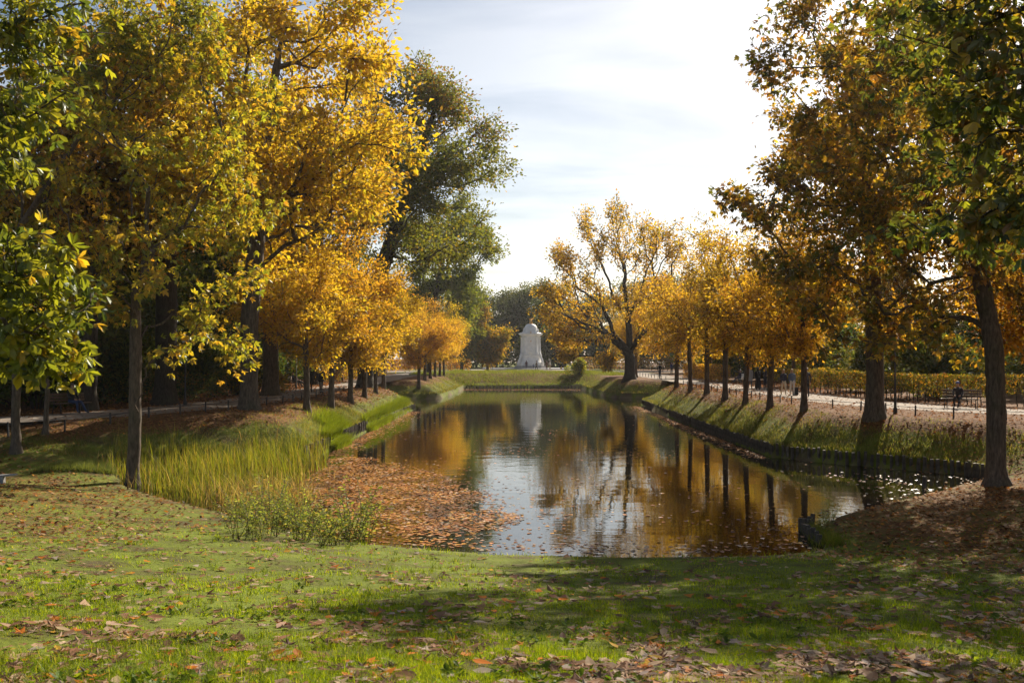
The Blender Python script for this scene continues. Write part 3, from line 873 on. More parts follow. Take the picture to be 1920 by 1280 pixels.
# ------------------------------------------------------------------ tall trees behind the left path
def tall(name, seed, x, y, H, rad, base, n, tr_r, cols, w, label, lean=(0, 0), size=0.24, per=6, spread=0.22, bark='bark', shape=0.5, k=26, sc=1.0, kind='simple', colfn=None, flat=0.8, lobe=0.33):
    e, tr, raw = build_tree(name, seed, lambda r: crown_lobes(H, base, rad, n, r, k=k, cx=lean[0] * 0.75, cy=lean[1] * 0.75, shape=shape, lobe=lobe, flat=flat),
                            tall_trunk(H * 0.85, lean), tr_r, dict(per=per, spread=spread, size=size, cols=cols, w=w, kind=kind, colfn=colfn, back=3), bark=bark, step=0.6, att=base * 0.9,
                            grow_kw=dict(stiff=0.3, wob=0.08, rw=0.28, straight=0.75, tip=0.014))
    place(e, x, y); tag(e, label, 'tree')
    return e
tall('maple_tree', 41, -12.6, 47.8, 23.0, 8.6, 5.0, 1500, 0.42, [GOLD, ORANGE, YELLOW, RUST, YGREEN], [4, 2.2, 3.6, 0.9, 2.0], 'tall orange and yellow maple with a thick dark trunk beside the left path', lean=(1.6, 0), size=0.28, per=5, k=52, lobe=0.25)
tall('maple_tree', 42, -15.5, 64.0, 26.0, 8.5, 6.0, 1300, 0.5, [GOLD, ORANGE, RUST, YELLOW, YGREEN], [3, 3.5, 2, 2, 1], 'tall rust and gold maple behind the second golden chestnut', lean=(1.5, 0), size=0.30, per=4, k=48, lobe=0.25)
tall('poplar_tree', 43, -11.8, 80.0, 29.0, 9.0, 6.6, 1900, 0.62, [(0.16, 0.22, 0.04), OLIVE, GREEN, YGREEN, GOLD], [4, 1.2, 2.0, 2.4, 0.5], 'towering green poplar leaning over the pond with a bare twiggy top', lean=(5.6, 3.0), size=0.27, per=6, spread=0.26, bark='bark_dark', k=64, lobe=0.25, shape=0.5,
     colfn=lambda P, C, r: np.where((P[:, 2:3] > 21) & (r.random((len(P), 1)) < 0.22), np.array([[0.28, 0.17, 0.03]]) * r.uniform(0.7, 1.2, (len(P), 1)), C))
tall('poplar_tree', 44, -12.3, 146.0, 28.5, 8.6, 2.0, 1500, 0.45, [(0.16, 0.22, 0.04), OLIVE, GREEN, YGREEN], [4, 1.2, 2.0, 2.0], 'lower green poplar beyond the far left promontory', lean=(3.5, 0), size=0.38, per=6, spread=0.26, bark='bark_dark', k=36, lobe=0.28)
tall('birch_tree', 45, -4.2, 172.0, 14.0, 4.6, 0.8, 650, 0.22, [GOLD, ORANGE, YGREEN, OLIVE, GREEN], [3, 2, 2.5, 2, 1.4], 'yellow green young tree standing left of the white monument', size=0.36, per=6, spread=0.34, shape=0.35, k=22)
tall('birch_tree', 46, -8.5, 168.0, 17.0, 5.0, 0.8, 650, 0.25, [GREEN, OLIVE, YGREEN, DGREEN], [3, 2, 2, 1.4], 'green young tree behind the far left promontory', size=0.36, per=6, spread=0.34, shape=0.4, k=22)
# thick dark trunks of old trees further into the left wood
DK = ([DGREEN, GREEN, OLIVE, RUST, ORANGE], [3, 3, 2, 1.5, 1.2])
tall('old_tree', 47, -18.3, 52.5, 22.0, 7.5, 6.5, 900, 0.55, *DK, 'old tree with a broad dark trunk behind the left bench path', size=0.3, per=6, bark='bark_dark')
tall('old_tree', 48, -20.0, 47.0, 20.0, 7.0, 6.0, 800, 0.36, [GOLD, ORANGE, RUST, OLIVE], [3, 3, 2, 2], 'dark slim trunked old tree just right of the nearest upright chestnut trunk', size=0.3, per=6, bark='bark_dark')
tall('old_tree', 49, -17.6, 88.5, 24.0, 6.0, 6.5, 800, 0.5, *DK, 'old tree with a leaning trunk behind the left path', lean=(0.8, 0), size=0.3, per=6, bark='bark_dark')

# ------------------------------------------------------------------ near trees
NL_cols = [YGREEN, LIME, GREEN, YELLOW, GOLD, RUST]
def near_tree(name, seed, x, y, lobes_world, trunk, tr_r, cols, w, label, per=3, size=0.2, spread=0.2, n_ind=0, step=0.3, att=2.4, bark='bark', tip=0.008, colfn=None, mat='leaf_near'):
    bz = tz(x, y) - 0.05
    base = np.array([x, y, bz])
    lobes = [(p[0] - x, p[1] - y, p[2] - bz, a, b, c, n) for (p, a, b, c, n) in lobes_world]
    r = np.random.default_rng(seed)
    tg = lobe_targets(lobes, r)
    tg = tg[tg[:, 2] > 0.8]
    tr = grow(tg, trunk, tr_r, r, step=step, att_from=att, tip=tip, stiff=0.3, wob=0.06, rw=0.26, straight=0.7)
    P, D, nd = leaf_spots(tr, per, spread, r, 2)
    n = len(P)
    basec = pal(cols, w, tr.n, r, 0.1)
    C = basec[nd] * 0.55 + pal(cols, w, n, r) * 0.45
    if colfn is not None: C = colfn(P + base, C, r)
    Nn = norm(r.normal(0, 0.5, (n, 3)) + np.array([0, 0, 0.7]))
    Ls = size * r.uniform(0.7, 1.2, n)
    D = norm(D + np.array([0, 0, -0.35]))
    ind = np.zeros(n, bool)
    if n_ind:
        W = P + base
        u = 960 + W[:, 0] / np.maximum(W[:, 1], .1) * FPX; v = HORIZ - (W[:, 2] - CAM_Z) / np.maximum(W[:, 1], .1) * FPX
        vis = (u > -60) & (u < 1980) & (v > -60) & (v < 1300) & (W[:, 1] > 2)
        key = np.where(vis, Ls / np.maximum(W[:, 1], 0.5), 0)
        ind[np.argsort(-key)[:n_ind]] = True
        ind &= vis
    V, T, CC = palmate(P[~ind], D[~ind], Nn[~ind], Ls[~ind], C[~ind], 5, r, 'oval' if y < 20 else 'mid')
    e = tree_object(name, tr, new_mesh('crown', V, T, col=CC, mats=[M[mat]]), M[bark])
    for i in np.where(ind)[0]:
        V, T, CC = palmate(np.zeros((1, 3)), D[i:i + 1], Nn[i:i + 1], Ls[i:i + 1], C[i:i + 1], 5, r)
        obj('leaf', new_mesh('leaf', V, T, col=CC, mats=[M[mat]]), e, loc=P[i])
    e.location = base
    tag(e, label, 'tree')
    return e, tr

def lobes_px(spec, dflt_n=30):
    """(px, py, depth, radius x, y, z, count) -> world lobes"""
    return [(wp(a, b, d), rx, ry, rz, n) for (a, b, d, rx, ry, rz, n) in spec]

# upright chestnut on the left with the straight trunk
x250, y250 = ground_at(250, 906)
sp = []
r_ = np.random.default_rng(3)
for (px, py, rr, n) in [(120, 330, 1.5, 26), (230, 230, 1.6, 30), (330, 140, 1.5, 30), (400, 250, 1.5, 30), (430, 350, 1.3, 26), (420, 440, 1.3, 26), (330, 400, 1.4, 26), (240, 430, 1.4, 22),
                        (150, 450, 1.3, 22), (470, 520, 0.9, 16), (380, 560, 1.0, 14), (440, 640, 0.65, 9), (330, 660, 0.6, 7), (60, 420, 1.2, 20), (140, 190, 1.4, 26), (250, 80, 1.5, 28), (420, 80, 1.3, 26), (490, 180, 1.0, 18), (500, 400, 0.9, 14), (350, 0, 1.4, 24), (200, -20, 1.4, 24), (300, 300, 1.6, 24), (170, 530, 1.0, 14), (310, 520, 1.1, 14), (110, 570, 0.8, 10), (410, 610, 0.7, 9), (200, 610, 0.7, 7), (470, 690, 0.4, 5)]:
    for q in range(2):
        sp.append((px + r_.uniform(-15, 15), py + r_.uniform(-15, 15), y250 + r_.uniform(-3.2, 3.2), rr, rr, rr * 0.8, n / 2))
near_tree('chestnut_tree', 51, x250, y250, lobes_px(sp), [(0, 0, -0.3), (0.0, 0, 3), (0.02, 0, 4.6), (0.0, 0.1, 7.0)], 0.235,
          [YGREEN, LIME, YELLOW, GOLD, ORANGE, GREEN], [4, 4, 2.6, 1.8, 0.8, 1.0], 'slim straight trunked chestnut with yellow green leaves on the left lawn edge', per=3, size=0.23, spread=0.20)
# leaning chestnut at the left frame edge
x33, y33 = ground_at(33, 848)
sp = []
for (px, py, rr, n) in [(90, 60, 1.4, 30), (200, 40, 1.4, 28), (60, 180, 1.3, 26), (300, 60, 1.2, 22), (150, 130, 1.3, 26), (20, 300, 1.2, 22), (-60, 200, 1.6, 22), (-80, 400, 1.5, 20), (120, 480, 1.0, 14), (230, 560, 0.9, 10), (370, 20, 1.1, 16), (60, -30, 1.5, 20)]:
    for q in range(2):
        sp.append((px + r_.uniform(-15, 15), py + r_.uniform(-15, 15), y33 + r_.uniform(-4.0, 2.0), rr, rr, rr * 0.8, n / 2))
p1 = wp(30, 430, y33) - np.array([x33, y33, tz(x33, y33)]); p2 = wp(150, 250, y33 - 0.6) - np.array([x33, y33, tz(x33, y33)]); p3 = wp(300, 95, y33 - 1) - np.array([x33, y33, tz(x33, y33)])
near_tree('chestnut_tree', 52, x33, y33, lobes_px(sp), [(0, 0, -0.3), (0, 0, 3.2), tuple(p1), tuple(p2), tuple(p3)], 0.22,
          [GREEN, YGREEN, OLIVE, LIME, GOLD], [3, 4, 1.6, 3, 1.0], 'chestnut at the far left with a limb sweeping up to the right', per=3, size=0.22, spread=0.22)
# thin trunk beside it
x85, y85 = ground_at(85, 812)
sp = []
for (px, py, rr, n) in [(60, 520, 1.3, 20), (140, 440, 1.4, 20), (20, 380, 1.5, 20), (100, 320, 1.5, 20), (200, 380, 1.3, 18), (60, 240, 1.5, 20), (170, 270, 1.4, 20), (-60, 480, 1.4, 16), (110, 180, 1.4, 18)]:
    for q in range(2):
        sp.append((px + r_.uniform(-15, 15), py, y85 + r_.uniform(-2.5, 3), rr, rr, rr * 0.8, n / 2))
near_tree('chestnut_tree', 53, x85, y85, lobes_px(sp), [(0, 0, -0.3), (0, 0, 3), (0.1, 0, 9)], 0.14,
          [ORANGE, RUST, GOLD, BROWN, OLIVE], [3, 3, 2, 2, 1], 'thin trunked rusty young chestnut at the far left, right of the thicker trunk', per=2, size=0.2, spread=0.22)
# overhanging tree standing outside the frame on the left, big green leaves close to the viewer
sp = [(40, 500, 9.6, 0.5, 0.7, 0.45, 26), (95, 560, 9.8, 0.42, 0.6, 0.42, 26), (30, 610, 9.4, 0.42, 0.6, 0.38, 22), (110, 640, 9.9, 0.34, 0.5, 0.30, 20), (60, 660, 9.6, 0.3, 0.45, 0.26, 13), (130, 690, 9.9, 0.16, 0.3, 0.16, 7), (-40, 560, 9.5, 0.5, 0.7, 0.6, 16),
      (40, 40, 11.6, 0.7, 0.9, 0.6, 22), (120, 110, 12.0, 0.6, 0.8, 0.5, 18), (70, 210, 11.6, 0.55, 0.8, 0.45, 18), (120, 10, 12.0, 0.7, 0.8, 0.5, 14), (30, 290, 11.2, 0.4, 0.6, 0.3, 10), (-60, 150, 11, 0.8, 1, 1.0, 24), (-120, 350, 10.6, 0.8, 1, 0.8, 18), (-150, 40, 11, 1, 1, 1, 18)]
near_tree('chestnut_tree', 54, -8.8, 11.3, lobes_px(sp), [(0, 0, -0.3), (0, 0, 2.5), (0.4, 0, 5), (0.8, 0, 8.0)], 0.22,
          [GREEN, YGREEN, DGREEN, LIME, GOLD], [3.4, 3.6, 1.4, 3.0, 0.7], 'overhanging chestnut sprays of big green leaves at the left picture edge', per=2, size=0.135, spread=0.10, n_ind=170, step=0.2, att=1.6)
# big chestnut on the right
xR, yR = ground_at(1868, 908)
sp = []
for (px, py, rr, n) in [(1480, 40, 1.3, 24), (1440, 120, 0.9, 18), (1560, 110, 1.4, 26), (1500, 210, 1.0, 18), (1640, 60, 1.5, 26), (1590, 240, 1.4, 24), (1480, 300, 0.9, 16), (1420, 390, 0.9, 18), (1500, 400, 1.2, 20), (1370, 380, 0.6, 9), (1700, 180, 1.6, 26), (1800, 60, 1.6, 24), (1820, 250, 1.6, 24), (1900, 130, 1.6, 22),
                        (1620, 380, 1.4, 20), (1740, 360, 1.5, 20), (1560, 480, 1.3, 18), (1460, 470, 0.9, 12), (1680, 500, 1.3, 16), (1800, 440, 1.4, 18), (1900, 380, 1.5, 18), (1560, -20, 1.4, 20), (1700, -40, 1.6, 20), (1850, -60, 1.6, 20), (1980, 100, 1.8, 20), (2050, 300, 1.8, 20), (1760, 570, 0.8, 9), (1640, 590, 0.8, 8), (1780, 650, 0.45, 6), (1920, 560, 1.0, 10), (2060, 480, 1.5, 14), (1660, 300, 1.5, 22), (1740, 100, 1.5, 24), (1560, 330, 1.3, 20), (1860, 330, 1.5, 18), (1650, 440, 1.3, 18), (1720, 250, 1.5, 22), (1880, 230, 1.5, 18), (1600, 150, 1.4, 22), (1520, 560, 0.9, 10), (1700, 580, 0.9, 10), (1850, 500, 1.1, 12), (1580, 560, 0.9, 10), (1480, 520, 0.8, 9), (1640, 640, 0.6, 7), (1720, 640, 0.6, 7), (1560, 640, 0.5, 5)]:
    for q in range(2):
        sp.append((px + r_.uniform(-15, 15), py + r_.uniform(-15, 15), yR + r_.uniform(-3.2, 3.2), rr, rr, rr * 0.8, n * 0.78))
for (px, py, dd) in [(1790, 190, -5.0), (1700, 110, -4.8), (1850, 300, -5.0), (1900, 90, -5.4), (1760, 40, -4.6), (1640, 200, -4.4), (1880, 420, -4.6), (1720, 310, -4.6)]:
    sp.append((px, py, yR + dd, 1.3, 1.3, 1.0, 26))
near_tree('chestnut_tree', 55, xR, yR, lobes_px(sp), [(0, 0, -0.3), (-0.02, 0, 2.5), (0.0, 0, 4.6), (-0.4, 0.2, 7.2)], 0.30,
          [RUST, ORANGE, OLIVE, GREEN, BROWN, GOLD, YGREEN], [2, 2.2, 3, 2.2, 1.2, 2.4, 1.6], 'large brown and green chestnut with a stout trunk on the right lawn', per=3, size=0.21, spread=0.20)
# overhanging tree outside the frame on the right
sp = [(1800, 60, 10.0, 0.7, 0.9, 0.55, 26), (1880, 150, 9.7, 0.6, 0.8, 0.6, 26), (1770, 190, 10.2, 0.45, 0.7, 0.45, 18), (1860, 300, 9.8, 0.5, 0.7, 0.5, 20), (1900, 430, 9.6, 0.4, 0.6, 0.5, 16), (1810, 410, 10.0, 0.28, 0.5, 0.3, 9), (1960, 80, 9.6, 0.8, 1, 0.9, 20), (1980, 300, 9.5, 0.7, 0.9, 0.9, 18), (1900, 0, 10.2, 0.8, 0.9, 0.6, 22), (1700, 20, 10.4, 0.4, 0.5, 0.3, 8), (1730, 130, 14.5, 0.9, 1.0, 0.7, 30), (1770, 300, 14.5, 0.8, 1.0, 0.7, 26), (1680, 40, 15, 0.9, 1.0, 0.6, 24), (1850, 440, 13.5, 0.7, 0.9, 0.6, 20), (1820, 180, 14, 0.9, 1.0, 0.8, 28), (1890, 330, 13.5, 0.8, 1.0, 0.8, 22), (1720, 420, 15, 0.6, 0.8, 0.4, 14)]
near_tree('chestnut_tree', 56, 8.6, 11.0, lobes_px(sp), [(0, 0, -0.3), (0, 0, 2.5), (-0.4, 0, 5), (-0.8, 0, 8.0)], 0.24,
          [GREEN, DGREEN, OLIVE, YGREEN, RUST, GOLD], [3.4, 2.4, 3.0, 1.8, 1.4, 0.8], 'overhanging chestnut sprays of big dark leaves at the right picture edge', per=2, size=0.14, spread=0.10, n_ind=150, step=0.2, att=1.6, bark='bark_dark')
# tall tree with the flared trunk right of the path fence
tall('lime_tree', 57, 15.5, 42.6, 17.5, 5.8, 3.0, 1200, 0.36, [RUST, ORANGE, OLIVE, GOLD, BROWN], [2, 2, 2.6, 2.4, 1.0], 'tall brown tree with a flared base beside the right iron fence', size=0.22, per=6, k=26)

# ------------------------------------------------------------------ the woods around
def wood_proto(seed, H, rad, base, n, cols, w, size=0.42, per=6):
    e, tr, _ = build_tree('woodland_tree', seed, lambda r: crown_lobes(H, base, rad, n, r, k=22, shape=0.5, lobe=0.38, flat=0.85), tall_trunk(H * 0.8), 0.28,
                          dict(per=per, spread=0.45, size=size, cols=cols, w=w, back=2), bark='bark_dark', step=0.8, att=base * 0.9, grow_kw=dict(stiff=0.3, wob=0.08, rw=0.12), mat='leaf_wood')
    return e
WP = {'g': wood_proto(61, 18, 5.6, 1.2, 520, [DGREEN, GREEN, OLIVE], [4, 3, 1.5]),
      'h': wood_proto(62, 20, 6.2, 2.0, 520, [DGREEN, GREEN, OLIVE, YGREEN], [3, 3, 2, 0.7]),
      'y': wood_proto(63, 15, 5.2, 1.4, 480, [GOLD, YGREEN, OLIVE, YELLOW], [2, 2.4, 2, 2]),
      'o': wood_proto(64, 16, 5.4, 1.4, 480, [RUST, ORANGE, OLIVE, GOLD], [2.4, 2.4, 2, 1.5])}
def wood(kind, x, y, sc, label, group):
    p = WP[kind]
    o = p if p.name not in used else copy_tree(p)
    used.add(p.name); used.add(o.name)
    place(o, x, y, random.uniform(0, 6.28), sc); tag(o, label, 'tree', group)
rw = random.Random(5)
nm = {'g': 'dark green', 'h': 'deep green', 'y': 'yellow', 'o': 'rust orange'}
for (x, y) in [(-62, 232), (-50, 226), (-38, 234), (-28, 224), (-18, 232), (-9, 226), (0, 233), (8, 225), (16, 232), (25, 224), (34, 231), (44, 226), (56, 232), (68, 228), (-33, 246), (-14, 246), (4, 248), (21, 247), (40, 246), (-74, 240), (-23, 240), (-4, 240), (12, 240), (30, 240), (50, 243), (62, 245), (-46, 243), (-58, 246), (76, 240), (-66, 250)]:
    k = rw.choice('gghhg'); wood(k, x + rw.uniform(-2, 2), y, rw.uniform(1.0, 1.25), nm[k] + ' tree of the dark wood behind the monument', 'trees of the far wood')
for (x, y) in [(-27, 42), (-24, 50), (-29, 57), (-23, 62), (-28, 69), (-22.5, 76), (-27, 84), (-22.5, 92), (-28, 100), (-23, 110), (-27, 120), (-23, 132), (-27, 146), (-22, 156), (-36, 47), (-37, 62), (-37, 80), (-36, 100), (-36, 125), (-34, 152), (-33, 36), (-30, 172), (-22, 186)]:
    k = rw.choice('ghhgo'); wood(k, x + rw.uniform(-1, 1), y, rw.uniform(0.8, 1.1), nm[k] + ' tree in the shaded wood behind the left path', 'trees of the left wood')
for (x, y) in [(42, 64), (40, 76), (41, 88), (36, 97), (39, 104), (33, 112), (38, 124), (32, 136), (38, 150), (30, 158), (46, 70), (47, 92), (47, 115), (46, 140), (30, 182), (42, 178), (22, 196), (50, 58), (44, 86), (52, 100), (28, 112), (56, 66), (58, 84), (54, 52), (62, 60)]:
    k = rw.choice('gyoyh'); wood(k, x + rw.uniform(-1, 1), y, rw.uniform(0.75, 1.0), nm[k] + ' tree behind the hedge beyond the right path', 'trees of the right wood')

# ------------------------------------------------------------------ hedges
stem_me = []
for k in range(4):
    r = np.random.default_rng(200 + k); mb = MB()
    z = np.array([-0.1, 0.35, 0.8, 1.25]); off = np.cumsum(r.normal(0, 0.03, (4, 2)), 0)
    mb.tube(np.column_stack([off, z]), [0.035, 0.028, 0.022, 0.012], 5)
    for q in range(3):
        zz = r.uniform(0.3, 0.8); a = r.uniform(0, 6.28)
        mb.tube([(0, 0, zz), (0.12 * math.cos(a), 0.12 * math.sin(a), zz + 0.2), (0.2 * math.cos(a), 0.2 * math.sin(a), zz + 0.45)], [0.014, 0.01, 0.006], 3)
    stem_me.append(mb.mesh('stem', M['bark_dark'], True))

def hedge(line, h, th, label, cols, w, dens=420, stems=0.5, bottom=0.35, leaf=0.11, seed=1, group=None):
    r = np.random.default_rng(seed)
    p = smooth_line(line, 0.5, 2)
    e = empty('hedge', (p[0][0], p[0][1], tz(*p[0])))
    o0 = np.array([p[0][0], p[0][1], tz(*p[0])])
    seg = np.linalg.norm(np.diff(p, axis=0), axis=1).sum()
    n = int(seg * dens)
    t = r.random(n) * (len(p) - 1); i = np.minimum(t.astype(int), len(p) - 2); f = (t - i)[:, None]
    c = p[i] * (1 - f) + p[i + 1] * f
    d = norm(p[i + 1] - p[i]); nr = np.stack([-d[:, 1], d[:, 0]], 1)
    # leaves sit on the clipped faces, thinner low down
    u = r.random(n)
    face = r.random(n)
    zz = np.where(face < 0.72, bottom + (h - bottom) * u ** 0.75, h + r.normal(0, 0.03, n))
    sd = np.where(face < 0.72, np.where(r.random(n) < 0.5, -1, 1) * (1 + r.normal(0, 0.12, n)), r.uniform(-1.05, 1.05, n))
    gap = vnoise(c[:, 0] * 2 + c[:, 1] * 2, zz * 3, 0.7)
    keep = (gap > 0.30 - 0.25 * (zz / h)) | (zz > h * 0.85)
    P = np.column_stack([c + nr * (sd * th / 2)[:, None], zz])[keep]
    P[:, 2] += (vnoise(P[:, 0] * 1.3, P[:, 1] * 1.3, 2.0) - 0.5) * 0.12 * (P[:, 2] / h)
    n = len(P)
    C = pal(cols, w, n, r); Nn = norm(r.normal(0, 1, (n, 3)) + [0, 0, 0.4]); D = norm(r.normal(0, 1, (n, 3)) + [0, 0, 0.2])
    Ls = leaf * r.uniform(0.7, 1.3, n)
    V, T, CC = leaf_cards(P - o0, D, Nn, Ls, Ls * 0.6, C, 'simple', 0.3, r)
    fo = obj('foliage', new_mesh('foliage', V, T, col=CC, mats=[M['leaf_wood']]), e); fo['kind'] = 'stuff'
    if stems:
        for q in np.arange(0.1, seg, stems):
            k = q / seg * (len(p) - 1); i = min(int(k), len(p) - 2); f = k - i
            c = p[i] * (1 - f) + p[i + 1] * f
            obj('stem', stem_me[r.integers(4)], e, loc=(c[0] - o0[0] + r.normal(0, 0.06), c[1] - o0[1] + r.normal(0, 0.06), 0), rot=(0, 0, r.uniform(0, 6.28)), scale=(1, 1, h / 1.4))
    tag(e, label, 'hedge', group)
HG = ([GOLD, OLIVE, RUST, YGREEN, GREEN], [1.8, 3.0, 0.8, 2.4, 1.5])
hedge([(48, 50.0), (36, 49.6), (27.5, 50.2), (24.2, 52), (22.6, 56), (22.0, 62), (21.6, 68), (21.2, 74)], 1.5, 0.7, 'long clipped beech hedge with bare stems along the right path', *HG, dens=520, stems=0.42, bottom=0.35, seed=301, leaf=0.12)
hedge([(20.6, 80.5), (24, 81.5), (30, 83), (36, 84)], 1.5, 0.7, 'yellow see through hedge running back from the gap in the right hedge', [YELLOW, GOLD, YGREEN, OLIVE], [3, 3, 2, 2], dens=330, stems=0.6, bottom=0.5, seed=302, leaf=0.14)
hedge([(20.8, 97), (20.8, 106), (20.8, 118)], 1.6, 0.9, 'dense orange brown hedge block beyond the gap on the right', [GOLD, ORANGE, RUST, OLIVE], [3, 2, 2, 1.5], dens=520, stems=0, bottom=0.05, seed=303, leaf=0.15)
hedge([(11.5, 172), (26, 173), (44, 174)], 2.3, 1.0, 'tall see through trellised hedge right of the monument', [OLIVE, GOLD, YGREEN, RUST], [3, 2, 2, 1], dens=360, stems=1.4, bottom=0.3, seed=304, leaf=0.22)
hedge([(-40, 176), (-22, 175), (-7.2, 174)], 1.9, 1.0, 'orange brown hedge left of the monument', [GOLD, ORANGE, RUST, OLIVE], [2, 2, 2, 2.4], dens=420, stems=0, bottom=0.05, seed=305, leaf=0.22)
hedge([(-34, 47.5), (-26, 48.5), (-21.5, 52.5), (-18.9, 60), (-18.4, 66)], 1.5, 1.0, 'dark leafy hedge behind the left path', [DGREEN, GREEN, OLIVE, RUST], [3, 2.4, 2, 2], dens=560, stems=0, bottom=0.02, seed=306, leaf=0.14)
hedge([(-18.2, 92), (-18.2, 110), (-18.2, 140)], 1.5, 0.9, 'brown hedge along the far half of the left path', [RUST, OLIVE, GOLD, BROWN], [2, 2.4, 1.5, 2], dens=330, stems=0, bottom=0.02, seed=307, leaf=0.18)

# rounded shrubs
def shrub_mesh(seed, cols, w, n=5200, leaf=0.13):
    r = np.random.default_rng(seed)
    cen = np.array([(r.normal(0, 0.55), r.normal(0, 0.55), r.uniform(0.3, 1.35)) for _ in range(12)])
    k = r.integers(0, 12, n)
    P = cen[k] + norm(r.normal(size=(n, 3))) * (r.random((n, 1)) ** 0.33) * 0.5
    P = P[P[:, 2] > 0.02]; n = len(P)
    C = pal(cols, w, n, r); D = norm(P - [0, 0, 0.5] + r.normal(0, 0.5, (n, 3))); Nn = norm(r.normal(0, 0.8, (n, 3)) + [0, 0, 0.5])
    Ls = leaf * r.uniform(0.6, 1.3, n)
    V, T, CC = leaf_cards(P, D, Nn, Ls, Ls * 0.55, C, 'simple', 0.3, r)
    mb = MB()
    for c in cen: mb.tube([(c[0] * 0.15, c[1] * 0.15, -0.1), (c[0] * 0.5, c[1] * 0.5, c[2] * 0.5), tuple(c)], [0.03, 0.02, 0.008], 4)
    return new_mesh('foliage', V, T, col=CC, mats=[M['leaf_wood']]), mb.mesh('stems', M['bark_dark'], True)
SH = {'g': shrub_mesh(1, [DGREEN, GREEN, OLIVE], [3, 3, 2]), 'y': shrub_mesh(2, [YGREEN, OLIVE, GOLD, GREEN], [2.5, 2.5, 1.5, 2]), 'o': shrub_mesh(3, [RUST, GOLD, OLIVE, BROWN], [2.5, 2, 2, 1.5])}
def shrub(kind, x, y, sc, label, group=None):
    e = empty('shrub', (x, y, tz(x, y) - 0.03), random.uniform(0, 6.28)); e.scale = sc
    f = obj('foliage', SH[kind][0], e); f['kind'] = 'stuff'
    obj('stems', SH[kind][1], e)
    tag(e, label, 'shrub', group)
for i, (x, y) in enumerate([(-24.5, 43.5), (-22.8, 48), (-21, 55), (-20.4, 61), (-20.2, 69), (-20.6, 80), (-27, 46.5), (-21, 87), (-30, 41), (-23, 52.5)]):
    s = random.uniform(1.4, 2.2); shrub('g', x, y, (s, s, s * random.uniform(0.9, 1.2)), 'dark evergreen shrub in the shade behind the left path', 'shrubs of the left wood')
shrub('y', -18.4, 71.5, (1.7, 1.7, 1.7), 'pale yellow green shrub left of the two walkers')
shrub('o', -18.1, 65.5, (1.3, 1.3, 1.0), 'low orange shrub in front of the pale one by the left path')
for i, (x, y) in enumerate([(27, 62), (30, 68), (27, 73), (33, 57), (29, 92), (27.5, 100), (28, 108), (29.5, 118), (36, 64), (31, 77), (26.5, 128)]):
    s = random.uniform(1.8, 2.8); shrub('gyg'[i % 3], x, y, (s, s, s * random.uniform(0.9, 1.2)), ('dark green' if i % 3 != 1 else 'yellow green') + ' shrub on the meadow behind the right hedge', 'shrubs behind the right hedge')
for (x, y) in [(-48, 214), (-38, 216), (-29, 214), (-20, 216), (-12, 213), (-4, 215), (4, 213), (11, 215), (18, 213), (26, 215), (34, 213), (43, 215), (53, 214), (63, 216), (-60, 216), (72, 218)]:
    s = random.uniform(4.0, 5.2); shrub('g', x, y, (s, s, s * random.uniform(0.8, 1.1)), 'dark undergrowth shrub at the foot of the far wood', 'undergrowth of the far wood')
for (x, y) in [(44, 56), (40, 66), (37, 75), (36, 84), (36, 95), (35, 106), (35, 117), (35, 128), (34, 140), (34, 152), (52, 62), (50, 76), (49, 90), (49, 106), (48, 124), (60, 56), (62, 72)]:
    s = random.uniform(2.6, 3.6); shrub(random.choice('ggy'), x, y, (s, s, s * random.uniform(0.9, 1.2)), 'tall shrub closing the view behind the right meadow', 'undergrowth of the right wood')
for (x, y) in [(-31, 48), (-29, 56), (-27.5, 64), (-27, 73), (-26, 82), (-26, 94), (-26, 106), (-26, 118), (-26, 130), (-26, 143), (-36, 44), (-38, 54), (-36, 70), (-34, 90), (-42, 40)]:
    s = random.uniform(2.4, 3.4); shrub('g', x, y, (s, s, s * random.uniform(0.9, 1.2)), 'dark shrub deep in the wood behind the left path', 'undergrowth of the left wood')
shrub('y', 9.4, 139.5, (1.2, 1.2, 1.5), 'small yellow sapling shrub on the far bank left of the oak trunk')

# ------------------------------------------------------------------ low iron fences
post_mb = MB()
post_mb.box((0, 0, 0.17), (0.028, 0.028, 0.27), bev=0.006); post_mb.ball((0, 0, 0.46), (0.036, 0.036, 0.03), 8, 6)
post_me = post_mb.mesh('post', M['iron'])
rail_mb = MB(); rail_mb.tube([(0, 0, 0), (0.33, 0, -0.008), (0.67, 0, -0.008), (1, 0, 0)], 0.016, 6)
rail_me = rail_mb.mesh('rail', M['iron'], True)
def fence(line, label, step=2.0, group=None):
    p = resample(smooth_line(line, 0.5, 4), step)
    z = np.array([max(tz(a, b), -0.35) for a, b in p])
    e = empty('low_fence', (p[0][0], p[0][1], z[0]))
    o0 = np.array([p[0][0], p[0][1], z[0]])
    for i in range(len(p)):
        obj('post', post_me, e, loc=(p[i][0] - o0[0], p[i][1] - o0[1], z[i] - o0[2] - 0.03), rot=(random.gauss(0, 0.03), random.gauss(0, 0.03), random.uniform(-0.2, 0.2)))
        if i + 1 < len(p):
            a = np.array([p[i][0], p[i][1], z[i] + 0.36]); b = np.array([p[i + 1][0], p[i + 1][1], z[i + 1] + 0.36])
            d = b - a; L_ = np.linalg.norm(d)
            obj('rail', rail_me, e, loc=tuple(a - o0), rot=(0, -math.asin(d[2] / L_), math.atan2(d[1], d[0])), scale=(L_, 1, 1))
    tag(e, label, 'fence', group)
fence([(28, 39.2), (22, 39.4), (18.6, 40.2), (17.2, 43.5), (16.4, 47.5), (14.9, 51), (14.7, 60), (14.8, 86)], 'low dark iron rail fence between the right path and the bank')
